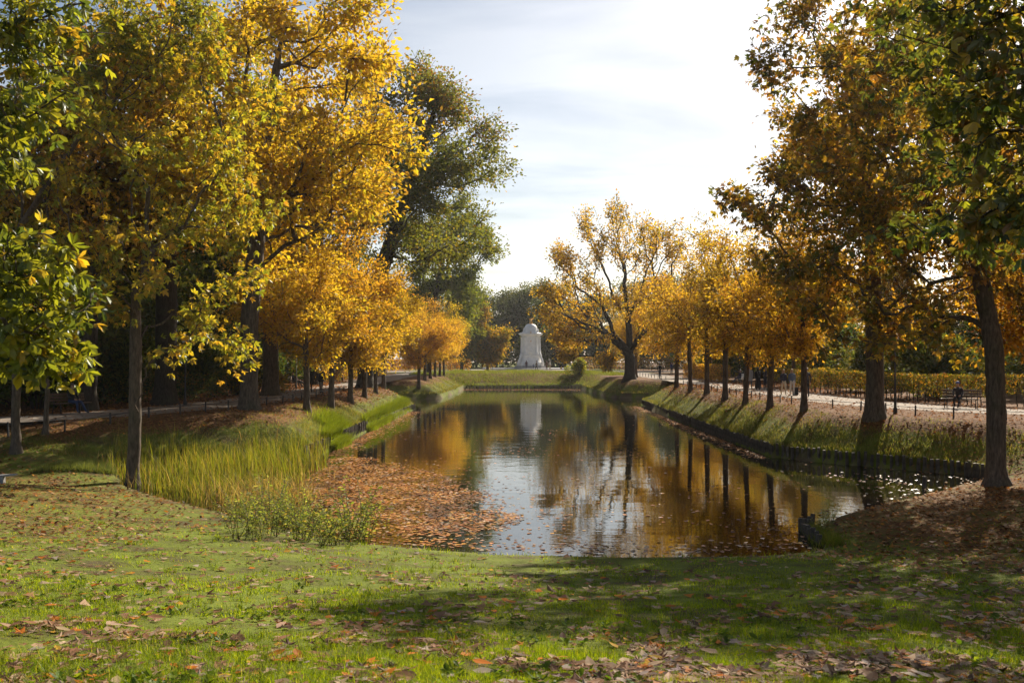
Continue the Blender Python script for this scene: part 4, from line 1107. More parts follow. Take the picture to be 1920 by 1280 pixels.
fence([(-30, 33), (-21, 35.6), (-17.0, 38.8), (-14.9, 43), (-13.6, 48), (-12.3, 54), (-12.1, 64), (-12.2, 84)], 'low dark iron rail fence between the left path and the bank')
fence([(-13, 158.5), (0, 158), (16, 158.5)], 'low dark iron rail fence on top of the far bank', 3.0)
fence([(18.2, 106), (16.6, 107.5), (16.6, 125), (16.4, 150)], 'low dark iron rail fence behind the oak', 2.6)

# ------------------------------------------------------------------ timber retaining walls along the water
stake_me = []
for k in range(5):
    r = np.random.default_rng(400 + k); mb = MB()
    z = np.array([-0.9, -0.1, 0.35, 0.55 + r.uniform(-0.05, 0.07)]); o_ = np.column_stack([r.normal(0, 0.008, 4), r.normal(0, 0.008, 4)])
    mb.tube(np.column_stack([o_, z]), np.array([0.075, 0.078, 0.074, 0.066]) * r.uniform(0.85, 1.1), 7)
    stake_me.append(mb.mesh('stake', M['stake'], False))
def stake_wall(line, label, step=0.3, hz=0.0, limit=300):
    p = resample(line, step)[:limit]
    e = empty('retaining_wall', (p[0][0], p[0][1], WATER_Z)); o0 = np.array([p[0][0], p[0][1]])
    for q in p:
        obj('stake', stake_me[random.randrange(5)], e, loc=(q[0] - o0[0] + random.gauss(0, 0.012), q[1] - o0[1] + random.gauss(0, 0.012), hz + random.gauss(0, 0.02)), rot=(random.gauss(0, 0.02), random.gauss(0, 0.02), random.uniform(0, 6.28)), scale=(1, 1, 1))
    a = p + 0; d = np.gradient(a, axis=0); d /= np.linalg.norm(d, axis=1)[:, None]
    return tag(e, label, 'retaining wall')
stake_wall([(16.95, 35.3), (16.8, 37.0), (13.6, 40.6), (11.4, 43.6), (11.3, 56), (11.35, 66), (11.4, 72)], 'dark timber stake wall along the foot of the right bank', 0.27, 0.0)
stake_wall([(-8.6, 41.5), (-8.6, 47.0)], 'nearer short grey stake wall beside the reeds on the left', 0.27, 0.1)
stake_wall([(-8.6, 50.5), (-8.6, 59.0)], 'farther short grey stake wall under the left bank', 0.30, 0.12)
stake_wall([(-8.6, 62.0), (-8.3, 76), (-8.1, 83.4), (-13, 86.5)], 'low timber edging under the far part of the left bank', 0.4, -0.12)
stake_wall([(11.45, 73), (11.8, 90.5), (16, 93)], 'low timber edging under the far part of the right bank', 0.4, -0.06)
stake_wall([(7.2, 23.4), (7.3, 25.2), (7.9, 26.2)], 'short corner of stakes at the near right shore', 0.16, -0.3)
stake_wall([(9.4, 133.8), (1.5, 134.5), (-6.6, 134.9)], 'low dark timber edging under the far bank', 0.45, -0.1)
# lone post in the water
xw, yw = ground_at(1731, 912, WATER_Z)
mb = MB(); mb.tube([(0, 0, -0.6), (0, 0, 0.1), (0.02, 0, 0.30), (0.03, 0, 0.36)], [0.07, 0.07, 0.065, 0.05], 8)
o = mb.build('wooden_post', M['stake'], loc=(xw, yw, WATER_Z)); tag(o, 'short lone wooden post standing in the water near the right shore', 'post')
# grey board at the left edge
xb, yb = ground_at(8, 906)
mb = MB(); mb.box((0, 0, 0.0), (0.9, 0.11, 0.025), bev=0.006); mb.box((-0.5, 0, -0.13), (0.05, 0.09, 0.11)); mb.box((0.5, 0, -0.13), (0.05, 0.09, 0.11))
o = mb.build('wooden_board', M['greywood'], loc=(xb - 0.55, yb, tz(xb, yb) + 0.22), rot=(0, -0.05, 0.1)); tag(o, 'pale grey board lying at the far left edge of the lawn', 'board')

# ------------------------------------------------------------------ lamps
def lamp(x, y, label, h=3.4):
    e = empty('street_lamp', (x, y, tz(x, y)))
    mb = MB(); mb.tube([(0, 0, -0.1), (0, 0, 0.25), (0, 0, 0.3), (0, 0, 0.9), (0, 0, 0.95), (0, 0, h - 0.25)], [0.09, 0.09, 0.06, 0.055, 0.04, 0.034], 10)
    mb.tube([(0, 0, h - 0.27), (0, 0, h - 0.2), (0, 0, h - 0.14)], [0.05, 0.10, 0.09], 10); mb.build('post', M['iron'], e, True)
    mb = MB(); mb.ball((0, 0, h), (0.19, 0.19, 0.19), 16, 12); g = mb.build('globe', M['globe'], e, True)
    mb = MB(); mb.tube([(0, 0, h + 0.17), (0, 0, h + 0.21), (0, 0, h + 0.27)], [0.09, 0.07, 0.012], 10); mb.build('cap', M['iron'], e, True)
    tag(e, label, 'lamp')
lamp(17.0, 44.2, 'globe street lamp glimpsed through leaves beside the right path')
lamp(-16.9, 51.5, 'globe street lamp glimpsed through leaves behind the left chestnut')
lamp(-16.9, 78.0, 'thin post globe lamp beside the two walkers on the left path')

# ------------------------------------------------------------------ benches
def bench(x, y, rz, label, mat='bench', group=None):
    e = empty('park_bench', (x, y, tz(x, y) + 0.03), rz)
    for i in range(4):
        mb = MB(); mb.box((0, -0.20 + i * 0.125, 0.45), (0.9, 0.05, 0.018), bev=0.005); mb.build('seat_slat', M[mat], e)
    for i in range(3):
        mb = MB(); mb.box((0, 0.265 + i * 0.03, 0.58 + i * 0.13), (0.9, 0.016, 0.05), bev=0.005); mb.build('back_slat', M[mat], e)
    for sx in (-0.7, 0.7):
        mb = MB(); mb.tube([(sx, -0.26, -0.08), (sx, -0.22, 0.2), (sx, -0.2, 0.42), (sx, 0.22, 0.42), (sx, 0.25, 0.5), (sx, 0.34, 0.92)], 0.022, 6)
        mb.tube([(sx, 0.22, 0.42), (sx, 0.28, 0.2), (sx, 0.34, -0.08)], 0.022, 6); mb.build('leg', M['iron'], e, True)
    return tag(e, label, 'bench', group)
# local -y is the front of the bench
BL = (-19.6, 44.3, R(62)); bench(*BL, 'dark bench with the sitter in the shade of the left wood')
BR = (21.9, 48.6, R(-35)); bench(*BR, 'dark bench beside the right hedge behind the stout trunk')
BF = (-17.6, 80.5, R(90)); bench(*BF, 'bench with sitters behind the lamp on the left path')
BG = (21.2, 92.5, R(-90)); bench(*BG, 'pale bench in the gap of the right hedge', 'white')
BH = (14.2, 149.5, R(-60)); bench(*BH, 'bench beside the far bank right of the oak')

# ------------------------------------------------------------------ people
_cm = {}
def cloth(c, rough=0.85):
    k = tuple(round(v, 3) for v in c)
    if k not in _cm: _cm[k] = simple_mat('cloth', k, rough, 0.12, 14, 0.2)
    return _cm[k]
SKIN = (0.42, 0.25, 0.18)
pending = []
def person(label, x, y, face, pose='stand', h=1.70, top=(0.03, 0.03, 0.05), legs=(0.04, 0.04, 0.06), shoes=(0.02, 0.02, 0.02), hair=(0.05, 0.03, 0.02), long_hair=False, coat=0.0, z=None, group=None, stride=0.24, lean=0.0):
    """face: heading angle, 0 = towards the viewer (-y)"""
    s = h / 1.72
    J, E, Rr = {}, [], {}
    def j(n, p, r): J[n] = np.array(p, float) * s; Rr[n] = (r[0] * s, r[1] * s) if isinstance(r, tuple) else (r * s, r * s)
    sit = pose == 'sit'
    pz = 0.50 if sit else 0.94
    up = pz - 0.94
    ln = lean
    j('pelvis', (0, 0, pz), (0.155, 0.11)); j('waist', (0, -ln * 0.15, 1.10 + up), (0.135, 0.10)); j('chest', (0, -ln * 0.35, 1.28 + up), (0.155, 0.115)); j('nb', (0, -ln * 0.5, 1.44 + up), (0.08, 0.075))
    j('neck', (0, -ln * 0.55 - 0.01, 1.52 + up), 0.052); j('head', (0, -ln * 0.6 - 0.025, 1.61 + up), (0.078, 0.095)); j('crown', (0, -ln * 0.6 - 0.01, 1.69 + up), (0.06, 0.07))
    E += [('pelvis', 'waist'), ('waist', 'chest'), ('chest', 'nb'), ('nb', 'neck'), ('neck', 'head'), ('head', 'crown')]
    for sd, nm_ in ((-1, 'l'), (1, 'r')):
        ph = sd if pose == 'walk' else 0
        j('sh' + nm_, (sd * 0.175, -ln * 0.42, 1.40 + up), 0.062)
        if sit:
            j('el' + nm_, (sd * 0.22, -0.06 - ln * 0.4, 1.12 + up), 0.047); j('wr' + nm_, (sd * 0.13, -0.30, 1.05 + up), 0.032); j('ha' + nm_, (sd * 0.10, -0.38, 1.03 + up), (0.038, 0.02))
            j('hi' + nm_, (sd * 0.095, -0.03, pz - 0.02), 0.088); j('kn' + nm_, (sd * 0.11, -0.46, pz + 0.0), 0.062)
            ext = 0.28 if sd > 0 else 0.02
            j('an' + nm_, (sd * 0.11, -0.48 - ext, 0.10 + 0.02 * ext), 0.042); j('to' + nm_, (sd * 0.12, -0.66 - ext, 0.05), 0.035)
        else:
            if pose == 'hands':
                j('el' + nm_, (sd * 0.24, 0.04, 1.14), 0.047); j('wr' + nm_, (sd * 0.10, -0.17, 1.08), 0.032); j('ha' + nm_, (sd * 0.04, -0.21, 1.07), (0.035, 0.02))
            else:
                a = -ph * 0.14 if pose == 'walk' else 0.0
                j('el' + nm_, (sd * 0.225, 0.02 - a * 0.6, 1.13), 0.047); j('wr' + nm_, (sd * 0.225, -0.06 - a * 1.5, 0.88), 0.032); j('ha' + nm_, (sd * 0.22, -0.075 - a * 1.7, 0.79), (0.022, 0.038))
            st = ph * stride
            j('hi' + nm_, (sd * 0.09, 0, 0.90), 0.09); j('kn' + nm_, (sd * 0.095, -0.03 - st * 0.6, 0.50), 0.062)
            j('an' + nm_, (sd * 0.10, 0.03 - st, 0.09 + (0.05 if st < 0 else 0)), 0.042); j('to' + nm_, (sd * 0.11, -0.13 - st, 0.04), 0.035)
        E += [('chest', 'sh' + nm_), ('sh' + nm_, 'el' + nm_), ('el' + nm_, 'wr' + nm_), ('wr' + nm_, 'ha' + nm_), ('pelvis', 'hi' + nm_), ('hi' + nm_, 'kn' + nm_), ('kn' + nm_, 'an' + nm_), ('an' + nm_, 'to' + nm_)]
    names = list(J); ix = {n: i for i, n in enumerate(names)}
    me = bpy.data.meshes.new('body_skeleton')
    me.from_pydata([tuple(J[n]) for n in names], [(ix[a], ix[b]) for a, b in E], [])
    o = bpy.data.objects.new('body_skeleton', me); COL.objects.link(o)
    md = o.modifiers.new('skin', 'SKIN'); md.use_smooth_shade = True
    sv = me.skin_vertices[0].data
    for n in names: sv[ix[n]].radius = Rr[n]
    sv[ix['pelvis']].use_root = True
    o.modifiers.new('sub', 'SUBSURF').levels = 1
    pending.append((o, names, J, E, label, x, y, face, s, top, legs, shoes, hair, long_hair, coat, z, group, pose))

def finish_people():
    dg = bpy.context.evaluated_depsgraph_get()
    for (o, names, J, E, label, x, y, face, s, top, legs, shoes, hair, long_hair, coat, z, group, pose) in pending:
        src = bpy.data.meshes.new_from_object(o.evaluated_get(dg))
        V = np.zeros(len(src.vertices) * 3, np.float32); src.vertices.foreach_get('co', V); V = V.reshape(-1, 3).astype(float)
        polys = [tuple(p.vertices) for p in src.polygons]
        bpy.data.objects.remove(o)
        def region(n):
            if n in ('neck', 'head', 'crown'): return 0
            if n[:2] == 'ha': return 0
            if n[:2] in ('hi', 'kn', 'an'): return 2
            if n[:2] == 'to': return 3
            return 1
        mi = []
        for p in polys:
            c = V[list(p)].mean(0); best = (9, None)
            for a, b in E:
                A, B = J[a], J[b]; t = np.clip(np.dot(c - A, B - A) / np.dot(B - A, B - A), 0, 1)
                d = np.linalg.norm(c - A - t * (B - A))
                if d < best[0]: best = (d, b if t > 0.35 else (a if a not in ('pelvis', 'chest') else (b if b[:2] == 'hi' else a)))
            mi.append(region(best[1]))
        tris, quads, mt, mq = [], [], [], []
        for p, m_ in zip(polys, mi):
            if len(p) == 4: quads.append(p); mq.append(m_)
            elif len(p) == 3: tris.append(p); mt.append(m_)
        # fingers and nose join the same mesh
        mb = MB()
        for nm_ in 'lr':
            w, hd = J['wr' + nm_], J['ha' + nm_]; d = norm(hd - w); sdv = norm(np.cross(d, [1, 0.2, 0.3])); pn = np.cross(d, sdv)
            for q, (off, ln_) in enumerate(((-0.03, 0.06), (-0.01, 0.08), (0.01, 0.075), (0.028, 0.06))):
                b0 = hd + sdv * off * s; mb.tube([b0, b0 + d * ln_ * 0.6 * s, b0 + (d * ln_ + pn * 0.02) * s], [0.009 * s, 0.008 * s, 0.006 * s], 4)
            b0 = hd - d * 0.02 * s - sdv * 0.03 * s; mb.tube([b0, b0 + (d * 0.03 - sdv * 0.02) * s, b0 + (d * 0.055 - sdv * 0.022) * s], [0.010 * s, 0.009 * s, 0.007 * s], 4)
        hc = J['head']; mb.ball(hc + np.array([0, -0.10, -0.005]) * s, (0.013 * s, 0.02 * s, 0.022 * s), 6, 5)
        nv = len(V); V = np.vstack([V] + mb.V)
        T2 = np.vstack(mb.T) + nv; Q2 = np.vstack(mb.Q) + nv
        tris = np.vstack([np.array(tris).reshape(-1, 3), T2]); quads = np.vstack([np.array(quads).reshape(-1, 4), Q2])
        mi = mt + [0] * len(T2) + mq + [0] * len(Q2)
        me = new_mesh('body', V, tris.astype(int), quads.astype(int), smooth=True, mats=[cloth(SKIN, 0.6), cloth(top), cloth(legs), cloth(shoes, 0.5)], mi=mi)
        zz = (tz(x, y) + 0.03) if z is None else z
        e = obj('person', me, loc=(x, y, zz), rot=(0, 0, face))
        # hair
        hb = MB(); c = J['head'] + np.array([0, 0.012, 0.03]) * s
        L_ = []
        for i in range(1, 7):
            th = math.pi * (i / 7.0) * (0.62 if not long_hair else 0.66); a = np.arange(12) * 2 * math.pi / 12
            L_.append(np.stack([np.cos(a) * math.sin(th) * 0.094 * s, np.sin(a) * math.sin(th) * 0.110 * s + (0.028 if i > 3 else 0) * s, np.full(12, math.cos(th) * 0.10 * s)], 1) + c)
        hb.loft(L_)
        if long_hair:
            hb.tube([c + np.array([0, 0.07, 0]) * s, c + np.array([0, 0.10, -0.12]) * s, c + np.array([0, 0.11, -0.27]) * s], [0.08 * s, 0.09 * s, 0.05 * s], 10)
        hb.build('hair', cloth(hair, 0.6), e, True)
        if coat > 0 and pose != 'sit':
            rings = []
            for zf, rx, ry in ((1.22, 0.175, 0.125), (1.05, 0.17, 0.13), (0.92, 0.19, 0.15), (0.7, 0.20, 0.18), (0.45, 0.215, 0.21), (0.15, 0.235, 0.235)):
                if zf < coat: zf = coat
                a = np.arange(16) * 2 * math.pi / 16
                rings.append(np.stack([np.cos(a) * rx * s * (1 + 0.05 * np.sin(a * 5)), np.sin(a) * ry * s, np.full(16, zf * s)], 1))
                if zf == coat: break
            cb = MB(); cb.loft(rings, cap=False); cb.build('coat', cloth(top), e, True)
        tag(e, label, 'person', group)

BLK = (0.015, 0.015, 0.018); NAVY = (0.025, 0.03, 0.06); CREAM = (0.62, 0.54, 0.42); PALE = (0.60, 0.56, 0.52); BLOND = (0.50, 0.36, 0.18); GREY = (0.25, 0.25, 0.27)
def at_path(px, py): return ground_at(px, py, 0.04)
xa, ya = at_path(1469, 741); person('person in a dark jacket and cream trousers, left of the strolling pair', xa, ya, 0.1, 'walk', 1.68, NAVY, CREAM, hair=BLOND, long_hair=True, stride=0.12)
xa, ya = at_path(1485, 741); person('person in an open blue denim jacket and white trousers, right of the strolling pair', xa, ya, -0.05, 'walk', 1.70, (0.10, 0.14, 0.22), PALE, hair=BLOND, long_hair=True, stride=0.10)
xa, ya = at_path(1512, 744); person('person in dark clothes half hidden behind the nearest rust chestnut trunk', xa, ya, 2.9, 'walk', 1.82, (0.03, 0.03, 0.05), BLK, hair=(0.35, 0.33, 0.30))
xa, ya = at_path(1421, 731); person('person in a long black coat walking on the right path', xa, ya, 3.1, 'walk', 1.72, BLK, BLK, hair=BLK, long_hair=True, coat=0.12, stride=0.1)
xa, ya = at_path(1434, 729); person('person in dark clothes with lowered head beside the long black coat', xa, ya, 0.6, 'hands', 1.66, (0.03, 0.035, 0.05), (0.05, 0.06, 0.08), hair=(0.12, 0.06, 0.03), lean=0.12)
xa, ya = at_path(1406, 728); person('person in a pale grey coat half hidden behind a chestnut trunk', xa, ya, 3.0, 'walk', 1.72, (0.33, 0.32, 0.31), (0.06, 0.06, 0.08), hair=(0.3, 0.25, 0.2), coat=0.6)
xa, ya = at_path(1237, 710); person('person in a black jacket walking away beside the oak on the right', xa, ya, 2.7, 'walk', 1.78, BLK, (0.04, 0.05, 0.08), hair=(0.03, 0.02, 0.02))
person('person sitting on the pale bench in the hedge gap', BG[0] - 0.05, BG[1] - 0.3, BG[2], 'sit', 1.72, NAVY, (0.05, 0.06, 0.09), z=0.05)
xa, ya = at_path(1259, 702); person('distant person in blue standing between oak and hedge block', xa, ya, 0.5, 'stand', 1.72, (0.04, 0.06, 0.14), BLK)
person('person sitting with legs stretched on the bench in the left wood', BL[0] + 0.05, BL[1] - 0.05, BL[2], 'sit', 1.80, BLK, (0.03, 0.05, 0.12), shoes=(0.02, 0.02, 0.03), z=tz(BL[0], BL[1]) + 0.03)
person('person in a blue cap crouched on the bench by the right hedge', BR[0] - 0.1, BR[1], BR[2], 'sit', 1.72, (0.03, 0.03, 0.04), BLK, hair=(0.03, 0.08, 0.3), lean=0.4, z=0.05)
xa, ya = at_path(602, 737); person('walker in a dark jacket with a pale hem on the left path', xa, ya, 3.1, 'walk', 1.80, (0.025, 0.03, 0.045), BLK, hair=(0.35, 0.27, 0.18), coat=0.82)
xa, ya = at_path(582, 735); person('walker in a black coat half hidden behind the first golden chestnut trunk', xa, ya, 3.2, 'walk', 1.78, BLK, BLK, hair=(0.03, 0.02, 0.02), coat=0.7)
person('person in dark clothes on the near end of the lamp bench, left path', BF[0], BF[1] - 0.45, BF[2], 'sit', 1.72, NAVY, BLK, z=0.05)
person('person in a brown top on the far end of the lamp bench, left path', BF[0], BF[1] + 0.45, BF[2], 'sit', 1.70, (0.16, 0.07, 0.05), BLK, z=0.05)
xa, ya = at_path(921, 694); person('person in blue grey walking left of the monument', xa, ya, 1.2, 'walk', 1.78, (0.06, 0.08, 0.13), (0.10, 0.12, 0.16))
xa, ya = at_path(987, 692); person('person in dark red standing at the left foot of the monument', xa, ya, 3.0, 'stand', 1.74, (0.10, 0.03, 0.035), (0.12, 0.10, 0.14))
xa, ya = at_path(1006, 695); person('person in black striding past the monument steps', xa, ya, -1.4, 'walk', 1.78, (0.10, 0.06, 0.05), BLK, stride=0.28)
xa, ya = at_path(1025, 694); person('person in a brown coat right of the monument', xa, ya, 2.6, 'stand', 1.76, (0.14, 0.07, 0.04), (0.06, 0.05, 0.05), coat=0.5)
xa, ya = at_path(1031, 694); person('person in a white top right of the brown coat near the monument', xa, ya, 2.4, 'stand', 1.80, (0.65, 0.63, 0.60), (0.35, 0.28, 0.2))
xa, ya = at_path(1000, 692.5); person('small child in blue at the monument steps', xa, ya, 0.3, 'stand', 1.1, (0.08, 0.12, 0.22), BLK)
person('person sitting on the bench beside the far bank', BH[0], BH[1], BH[2], 'sit', 1.74, BLK, (0.05, 0.05, 0.07), z=0.05)
finish_people()
# bag carried beside the white trousers
xa, ya = at_path(1491, 741)
mb = MB(); mb.box((0, 0, 0.28), (0.17, 0.09, 0.26), taper=0.85, bev=0.03); mb.tube([(-0.1, 0, 0.5), (-0.06, 0, 0.68), (0.06, 0, 0.68), (0.1, 0, 0.5)], 0.014, 5)
o = mb.build('bag', cloth(BLK), loc=(xa, ya, 0.03)); tag(o, 'black bag standing beside the white trousers on the right path', 'bag')

# ------------------------------------------------------------------ monument
def monument():
    x, y = wp(995, 690, 198)[0], 198.0
    e = empty('monument', (x, y, 0))
    # triangular pillar with cut corners, one face to the pond
    def plan(a, cut, zc, conc=0.0):
        pts = []
        for k in range(3):
            th = math.radians(-90 + 60 + 120 * k)      # corners at -30, 90, 210 degrees
            for sgn in (-1, 1):
                t2 = th + sgn * cut
                pts.append((a * math.cos(t2), a * math.sin(t2), zc))
        return np.array(pts)
    def lathe(name, prof, cut, mat='marble', parent=e):
        mb = MB(); rings = [plan(a, c, z) for (z, a, c) in [(p[0], p[1], p[2] if len(p) > 2 else cut) for p in prof]]
        mb.loft(rings); return mb.build(name, M[mat], parent)
    mb = MB()
    for i, (r0, z0, z1) in enumerate(((9.6, 0.0, 0.22),)):
        a = np.arange(36) * 2 * math.pi / 36
        mb.loft([np.stack([r0 * np.cos(a), r0 * np.sin(a), np.full(36, z)], 1) for z in (z0 - 0.1, z1)])
    mb.build('platform', M['step'], e)
    for i, (r0, z0, z1) in enumerate(((3.35, 0.2, 0.45), (3.1, 0.43, 0.7))):
        lathe('step', [(z0, r0), (z1, r0)], 0.42, 'step')
    lathe('plinth', [(0.68, 2.72), (1.35, 2.7), (1.4, 2.5), (1.75, 2.36), (2.1, 2.2), (2.5, 2.12), (2.55, 2.26), (2.8, 2.26), (2.86, 2.05)], 0.40)
    shaft = lathe('shaft', [(2.88, 1.92), (3.6, 1.88), (5.2, 1.80), (6.55, 1.78)], 0.44)
    # corner figures and pilasters
    for k in range(3):
        th = math.radians(-30 + 120 * k)
        for sgn in (-1, 1):
            c = np.array([1.86 * math.cos(th + sgn * 0.40), 1.86 * math.sin(th + sgn * 0.40)])
            mb = MB(); mb.tube([(c[0], c[1], 2.9), (c[0], c[1], 3.1), (c[0], c[1], 3.15), (c[0] * 0.97, c[1] * 0.97, 6.2), (c[0] * 0.99, c[1] * 0.99, 6.4)], [0.3, 0.3, 0.2, 0.18, 0.28], 10); mb.build('column', M['marble'], shaft, True)
        # scroll at the corner foot
        ca, sa = math.cos(th), math.sin(th)
        mb = MB(); mb.tube([(ca * 2.75, sa * 2.75, 0.95), (ca * 2.62, sa * 2.62, 1.7), (ca * 2.35, sa * 2.35, 2.3), (ca * 2.15, sa * 2.15, 2.9), (ca * 2.0, sa * 2.0, 3.3)], [0.30, 0.26, 0.22, 0.18, 0.12], 10); mb.build('scroll', M['marble'], e, True)
        # half-length stone figure in front of each face
        fa = math.radians(-90 + 120 * k); cf, sf = math.cos(fa), math.sin(fa)
        px, py = 1.12 * cf, 1.12 * sf
        mb = MB(); mb.tube([(px, py, 3.0), (px, py, 3.6), (px, py, 4.1), (px, py, 4.45)], [0.62, 0.52, 0.56, 0.28], 12); mb.tube([(px, py, 4.4), (px, py, 4.7)], [0.13, 0.12], 8)
        mb.ball((px + cf * 0.03, py + sf * 0.03, 4.83), (0.19, 0.19, 0.24), 12, 9); mb.build('bust', M['marble'], shaft, True)
        # gilded garland
        mb = MB(); gx, gy = 1.22 * cf, 1.22 * sf
        mb.tube([(gx, gy, 5.2), (gx, gy, 5.5), (gx, gy, 6.0), (gx, gy, 6.45)], [0.12, 0.3, 0.2, 0.14], 8); mb.build('garland', M['gold'], shaft, True)
        mb = MB(); gx, gy = 1.15 * cf, 1.15 * sf
        mb.tube([(gx * 1.5, gy * 1.5, 7.15), (gx * 1.1, gy * 1.1, 7.6), (gx * 0.85, gy * 0.85, 8.3), (gx * 0.2, gy * 0.2, 9.1)], [0.12, 0.13, 0.11, 0.10], 8); mb.build('garland', M['gold'], e, True)
    lathe('cornice', [(6.5, 1.85), (6.65, 2.0), (6.8, 2.25), (6.95, 2.45), (7.08, 2.45), (7.14, 2.1), (7.25, 2.0)], 0.40)
    mb = MB(); a = np.arange(24) * 2 * math.pi / 24
    mb.loft([np.stack([r0 * np.cos(a), r0 * np.sin(a), np.full(24, z)], 1) for r0, z in ((1.75, 7.2), (1.6, 7.5), (1.38, 7.62), (1.34, 7.85), (1.28, 8.25), (1.05, 8.65), (0.7, 8.92), (0.35, 9.02))])
    mb.build('dome', M['marble'], e, True)
    for k in range(3):      # small seated stone figures round the top
        th = math.radians(-90 + 60 + 120 * k); ca, sa = math.cos(th) * 1.55, math.sin(th) * 1.55
        mb = MB(); mb.tube([(ca, sa, 7.2), (ca, sa, 7.55), (ca, sa, 7.85)], [0.28, 0.24, 0.12], 9); mb.ball((ca, sa, 7.98), (0.14, 0.14, 0.16), 9, 7); mb.build('putto', M['marble'], e, True)
    mb = MB()
    for k in range(3):      # three gilded figures carrying a wreath
        a = 2.1 * k; mb.tube([(0.3 * math.cos(a), 0.3 * math.sin(a), 8.95), (0.28 * math.cos(a), 0.28 * math.sin(a), 9.3), (0.2 * math.cos(a), 0.2 * math.sin(a), 9.55), (0.28 * math.cos(a + .5), 0.28 * math.sin(a + .5), 9.95)], [0.14, 0.12, 0.07, 0.05], 7)
    a = np.linspace(0, 2 * math.pi, 17); mb.tube(np.stack([0.3 * np.cos(a), 0.3 * np.sin(a), np.full(17, 10.0)], 1), 0.07, 6)
    mb.build('finial', M['gold'], e, True)
    tag(e, 'white marble monument with domed top and gilded ornaments beyond the pond', 'monument')
monument()

# ------------------------------------------------------------------ reeds
def blades(P, h, w, lean_dir, lean, C, tipC=None, segs=3):
    """curved tapering blades: P base, h height, lean horizontal bend"""
    n = len(P); rows = []
    side = np.stack([-lean_dir[:, 1], lean_dir[:, 0], np.zeros(n)], 1)
    ld = np.column_stack([lean_dir, np.zeros(n)])
    cs = []
    for k in range(segs + 1):
        t = k / segs
        c = P + np.outer(h * t * (1 - 0.18 * lean * t), [0, 0, 1]) + ld * (h * lean * t * t)[:, None]
        ww = (w * (1 - t) ** 0.7)[:, None] * 0.5
        col = C if tipC is None else C * (1 - t) + tipC * t
        if k < segs: rows += [c - side * ww, c + side * ww]; cs += [col, col]
        else: rows += [c]; cs += [col]
    m = len(rows)
    V = np.stack(rows, 1).reshape(-1, 3); CC = np.stack(cs, 1).reshape(-1, 3)
    o = np.arange(n)[:, None] * m; T = []
    for k in range(segs - 1):
        a = 2 * k
        T += [o + np.array([a, a + 1, a + 3]), o + np.array([a, a + 3, a + 2])]
    a = 2 * (segs - 1); T += [o + np.array([a, a + 1, a + 2])]
    return V, np.concatenate(T), CC
def rdir(n, r, wind=(0.0, 0.0)):
    a = r.uniform(0, 2 * math.pi, n); d = np.stack([np.cos(a), np.sin(a)], 1) + np.array(wind)
    return norm(d)
def poly_fill(poly, n, r):
    poly = np.array(poly); lo, hi = poly.min(0), poly.max(0); out = np.zeros((0, 2))
    while len(out) < n:
        q = r.uniform(lo, hi, (n * 2, 2)); out = np.vstack([out, q[in_poly(q[:, 0], q[:, 1], poly)]])
    return out[:n]
def w2(px, py, z): return ground_at(px, py, z)
r = np.random.default_rng(70)
reed_poly = [(-15.6, 38.2), (-12.6, 41.4), (-9.4, 44.2), (-8.0, 43.4), (-7.3, 39.5), (-7.2, 36.0), (-7.6, 32.5), (-8.6, 30.2), (-10.6, 31.2), (-13.8, 34.4)]
xy = poly_fill(reed_poly, 5600, r)
dens = vnoise(xy[:, 0], xy[:, 1], 1.1) + 0.5 * (smooth01(0, 1.4, seg_dist(xy[:, 0], xy[:, 1], reed_poly, True)) - 0.6); xy = xy[dens > 0.30]
n = len(xy); z = np.maximum(terrain(xy[:, 0], xy[:, 1]), WATER_Z - 0.1)
h = r.uniform(0.4, 1.3, n) * (0.6 + 0.8 * vnoise(xy[:, 0], xy[:, 1], 1.4)) * (0.62 + 0.38 * smooth01(30.5, 37, xy[:, 1]))
C = pal([GREEN, (0.14, 0.18, 0.02), OLIVE, (0.22, 0.17, 0.05)], [3.4, 3, 2, 1.4], n, r); tip = pal([(0.34, 0.27, 0.07), YGREEN, GREEN, (0.20, 0.22, 0.03)], [2.4, 3, 1.8, 2.4], n, r)
V, T, CC = blades(np.column_stack([xy, z]), h, r.uniform(0.018, 0.034, n), rdir(n, r, (-0.25, -0.2)), r.uniform(0.03, 0.75, n) ** 1.3, C, tip, 4)
V0, T0, C0 = V, T, CC
# dry pale fringe in front
fr = np.vstack([poly_fill([(-9.9, 31.0), (-8.4, 29.6), (-6.6, 28.4), (-6.0, 30.0), (-6.8, 33.0), (-8.0, 33.0)], 900, r), poly_fill(reed_poly, 900, r)]); fr += r.normal(0, 0.35, fr.shape); fr = fr[(pond_sd(fr[:, 0], fr[:, 1]) < 0.7)]
n = len(fr); C = pal([(0.36, 0.25, 0.13), (0.25, 0.16, 0.08), (0.45, 0.36, 0.22), (0.18, 0.19, 0.04)], [2.4, 2, 1.4, 2], n, r)
V, T, CC = blades(np.column_stack([fr, np.maximum(terrain(fr[:, 0], fr[:, 1]), WATER_Z - 0.05)]), r.uniform(0.4, 1.1, n), r.uniform(0.012, 0.022, n), rdir(n, r), r.uniform(0.1, 1.5, n), C, None, 3)
struct(obj('reed_bed', new_mesh('reed_bed', np.vstack([V0, V]), np.vstack([T0, T + len(V0)]), col=np.vstack([C0, CC]), mats=[M['grass']])), 'tall yellow green reeds filling the left corner of the pond', 'stuff')['category'] = 'reeds'

